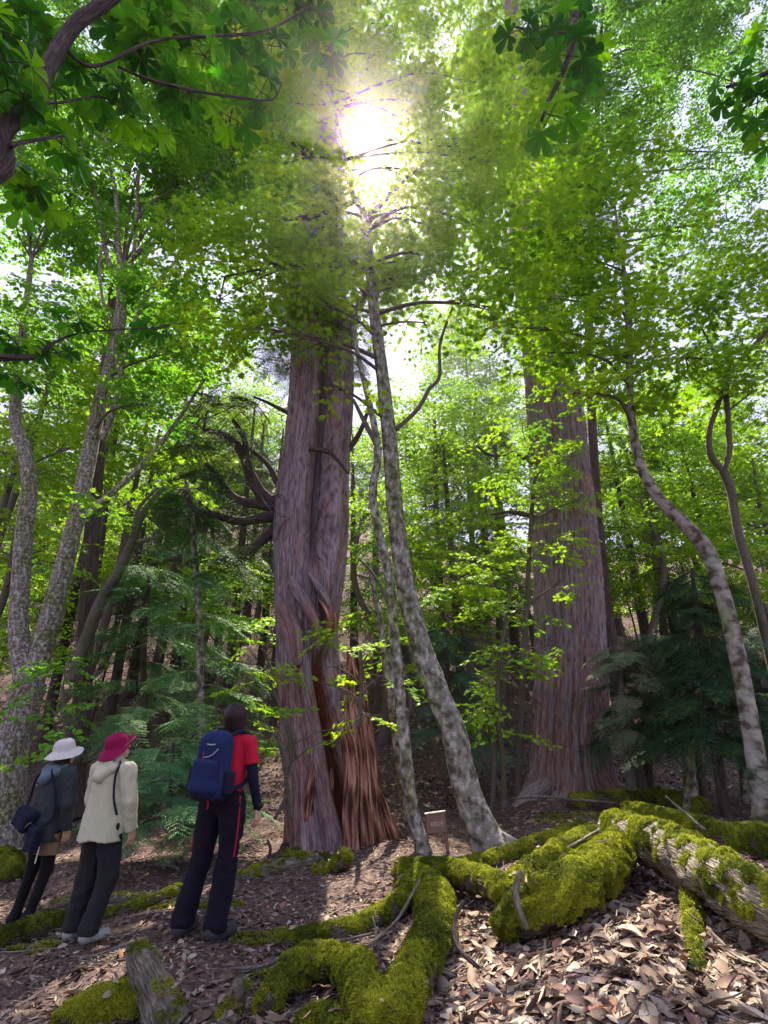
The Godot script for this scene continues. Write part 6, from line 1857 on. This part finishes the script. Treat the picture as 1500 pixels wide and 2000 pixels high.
	J = {"neck": Vector3(0, 1.44, 0), "head": H,
		"hip_l": Vector3(-0.09, 0.88, 0), "knee_l": Vector3(-0.11, 0.47, -0.02), "ankle_l": Vector3(-0.115, 0.09, 0.03), "toe_l": Vector3(-0.13, 0.03, -0.13),
		"hip_r": Vector3(0.09, 0.88, 0), "knee_r": Vector3(0.115, 0.47, -0.05), "ankle_r": Vector3(0.09, 0.09, 0.03), "toe_r": Vector3(0.13, 0.03, -0.12),
		"shoulder_l": Vector3(-0.185, 1.35, 0), "elbow_l": Vector3(-0.25, 1.08, -0.04), "wrist_l": Vector3(-0.22, 0.86, -0.16),
		"shoulder_r": Vector3(0.185, 1.35, 0), "elbow_r": Vector3(0.265, 1.08, -0.01), "wrist_r": Vector3(0.265, 0.85, -0.09), "hand_r": Vector3(0.0, -1, -0.2)}
	body(t, J)
	jacket(J, t, M.cream_jacket, 0.76, 0.225, M.cream_jacket)
	trousers(J, M.charcoal_trousers, t, 0.06, [0.112, 0.088, 0.078], "trousers", 1.02)
	shoes(J, M.shoe_pale, t)
	lathe_hat(t, M.magenta_hat, Transform3D(H.basis, H * Vector3(0, 0.045, 0.015)), 0.058, 0.108, func(a): return 0.085 * smoothstep(0.2, 0.9, -cos(a + 0.5)) - 0.02 * smoothstep(0.2, 0.9, cos(a)))
	strap([Vector3(0.10, 1.42, 0.03), Vector3(0.15, 1.39, 0.075), Vector3(0.165, 1.30, 0.115), Vector3(0.19, 1.12, 0.11), Vector3(0.20, 0.98, 0.05)], 0.010, M.dark_pack, t, "bag_strap")
	where = stand(t, foot, tall, 1.655, -0.42, Vector3(0, 0, -0.01))

	# --- dark jacket, white hat
	foot = on_ground(44, 1812)
	tall = at(122, 1450, -foot.z).y - foot.y
	t = thing("person", "person in dark slate jacket, tan shorts and white bucket hat", "person")
	H = Transform3D(Basis(Vector3.RIGHT, 0.25) * Basis(Vector3.UP, -0.2), Vector3(0.0, 1.53, -0.02))
	J = {"neck": Vector3(0, 1.44, 0), "head": H,
		"hip_l": Vector3(-0.085, 0.88, 0), "knee_l": Vector3(-0.09, 0.47, -0.02), "ankle_l": Vector3(-0.09, 0.09, 0.04), "toe_l": Vector3(-0.10, 0.03, -0.12),
		"hip_r": Vector3(0.085, 0.88, 0), "knee_r": Vector3(0.09, 0.47, -0.05), "ankle_r": Vector3(0.085, 0.09, 0.03), "toe_r": Vector3(0.11, 0.03, -0.12),
		"shoulder_l": Vector3(-0.175, 1.34, 0), "elbow_l": Vector3(-0.235, 1.08, -0.04), "wrist_l": Vector3(-0.20, 0.87, -0.18),
		"shoulder_r": Vector3(0.175, 1.34, 0), "elbow_r": Vector3(0.245, 1.07, 0.0), "wrist_r": Vector3(0.235, 0.84, -0.06), "hand_r": Vector3(0.0, -1, -0.15)}
	body(t, J)
	jacket(J, t, M.slate_jacket, 0.73, 0.215, M.blue_hood)
	trousers(J, M.black_tights, t, 0.05, [0.082, 0.058, 0.045], "tights", 0.9)
	trousers(J, M.tan_shorts, t, 0.60, [0.104, 0.100, 0.096], "shorts", 0.80)
	shoes(J, M.shoe_black, t)
	volume("hair", [egg(H * Vector3(0, 0.0, 0.02), Vector3(0.085, 0.10, 0.098), H.basis), egg(H * Vector3(0, -0.06, 0.03), Vector3(0.085, 0.06, 0.075), H.basis)], 0.02, 0.009, M.hair, t, func(p, f):
		var l: Vector3 = H.affine_inverse() * p
		return maxf(maxf(f, -0.10 - l.y), -0.04 - l.z))
	lathe_hat(t, M.white_hat, Transform3D(H.basis, H * Vector3(0, 0.05, 0.01)), 0.066, 0.105, func(a): return 0.030 * smoothstep(0.3, 1.0, -cos(a)) - 0.012 * absf(sin(a)))
	where = stand(t, foot, tall, 1.655, -0.45, Vector3(0, 0, -0.03))
	var bag := thing("waist_bag", "navy sling bag hanging at the back of the dark slate jacket", "bag")
	volume("pouch", [slab(Vector3(-0.07, 0.93, 0.205), Vector3(0.075, 0.055, 0.022), 0.045, Basis(Vector3.BACK, -0.35))], 0.02, 0.010, M.dark_pack, bag, func(p, f): return fold3.call(p, f))
	volume("hanging_pouch", [slab(Vector3(0.11, 0.76, 0.19), Vector3(0.05, 0.085, 0.012), 0.03, Basis(Vector3.BACK, -0.1))], 0.02, 0.010, M.dark_pack, bag, func(p, f): return fold3.call(p, f))
	strap([Vector3(0.03, 0.91, 0.20), Vector3(0.13, 0.86, 0.20), Vector3(0.20, 0.95, 0.10), Vector3(0.19, 1.15, 0.12), Vector3(0.08, 1.36, 0.14), Vector3(-0.05, 1.42, 0.05)], 0.012, M.dark_pack, bag)
	strap([Vector3(-0.13, 0.98, 0.19), Vector3(-0.17, 1.10, 0.14), Vector3(-0.14, 1.30, 0.14), Vector3(-0.08, 1.42, 0.06)], 0.012, M.dark_pack, bag)
	strap([Vector3(0.17, 0.70, 0.15), Vector3(0.172, 0.63, 0.15), Vector3(0.168, 0.56, 0.15)], 0.007, M.white_hat, bag, "tag")
	strap([Vector3(0.02, 0.86, 0.245), Vector3(0.05, 0.89, 0.245), Vector3(0.085, 0.91, 0.235)], 0.006, M.tan_shorts, bag, "cord")
	plant_at(bag, where, Vector3(-0.05, 0.9, 0.2))

func plant_at(t: Node3D, body_place: Transform3D, base: Vector3) -> void:
	# a thing that is worn: its origin at its own base, placed with the wearer
	t.transform = body_place * Transform3D(Basis(), base)
	for o in t.get_children():
		o.position -= base
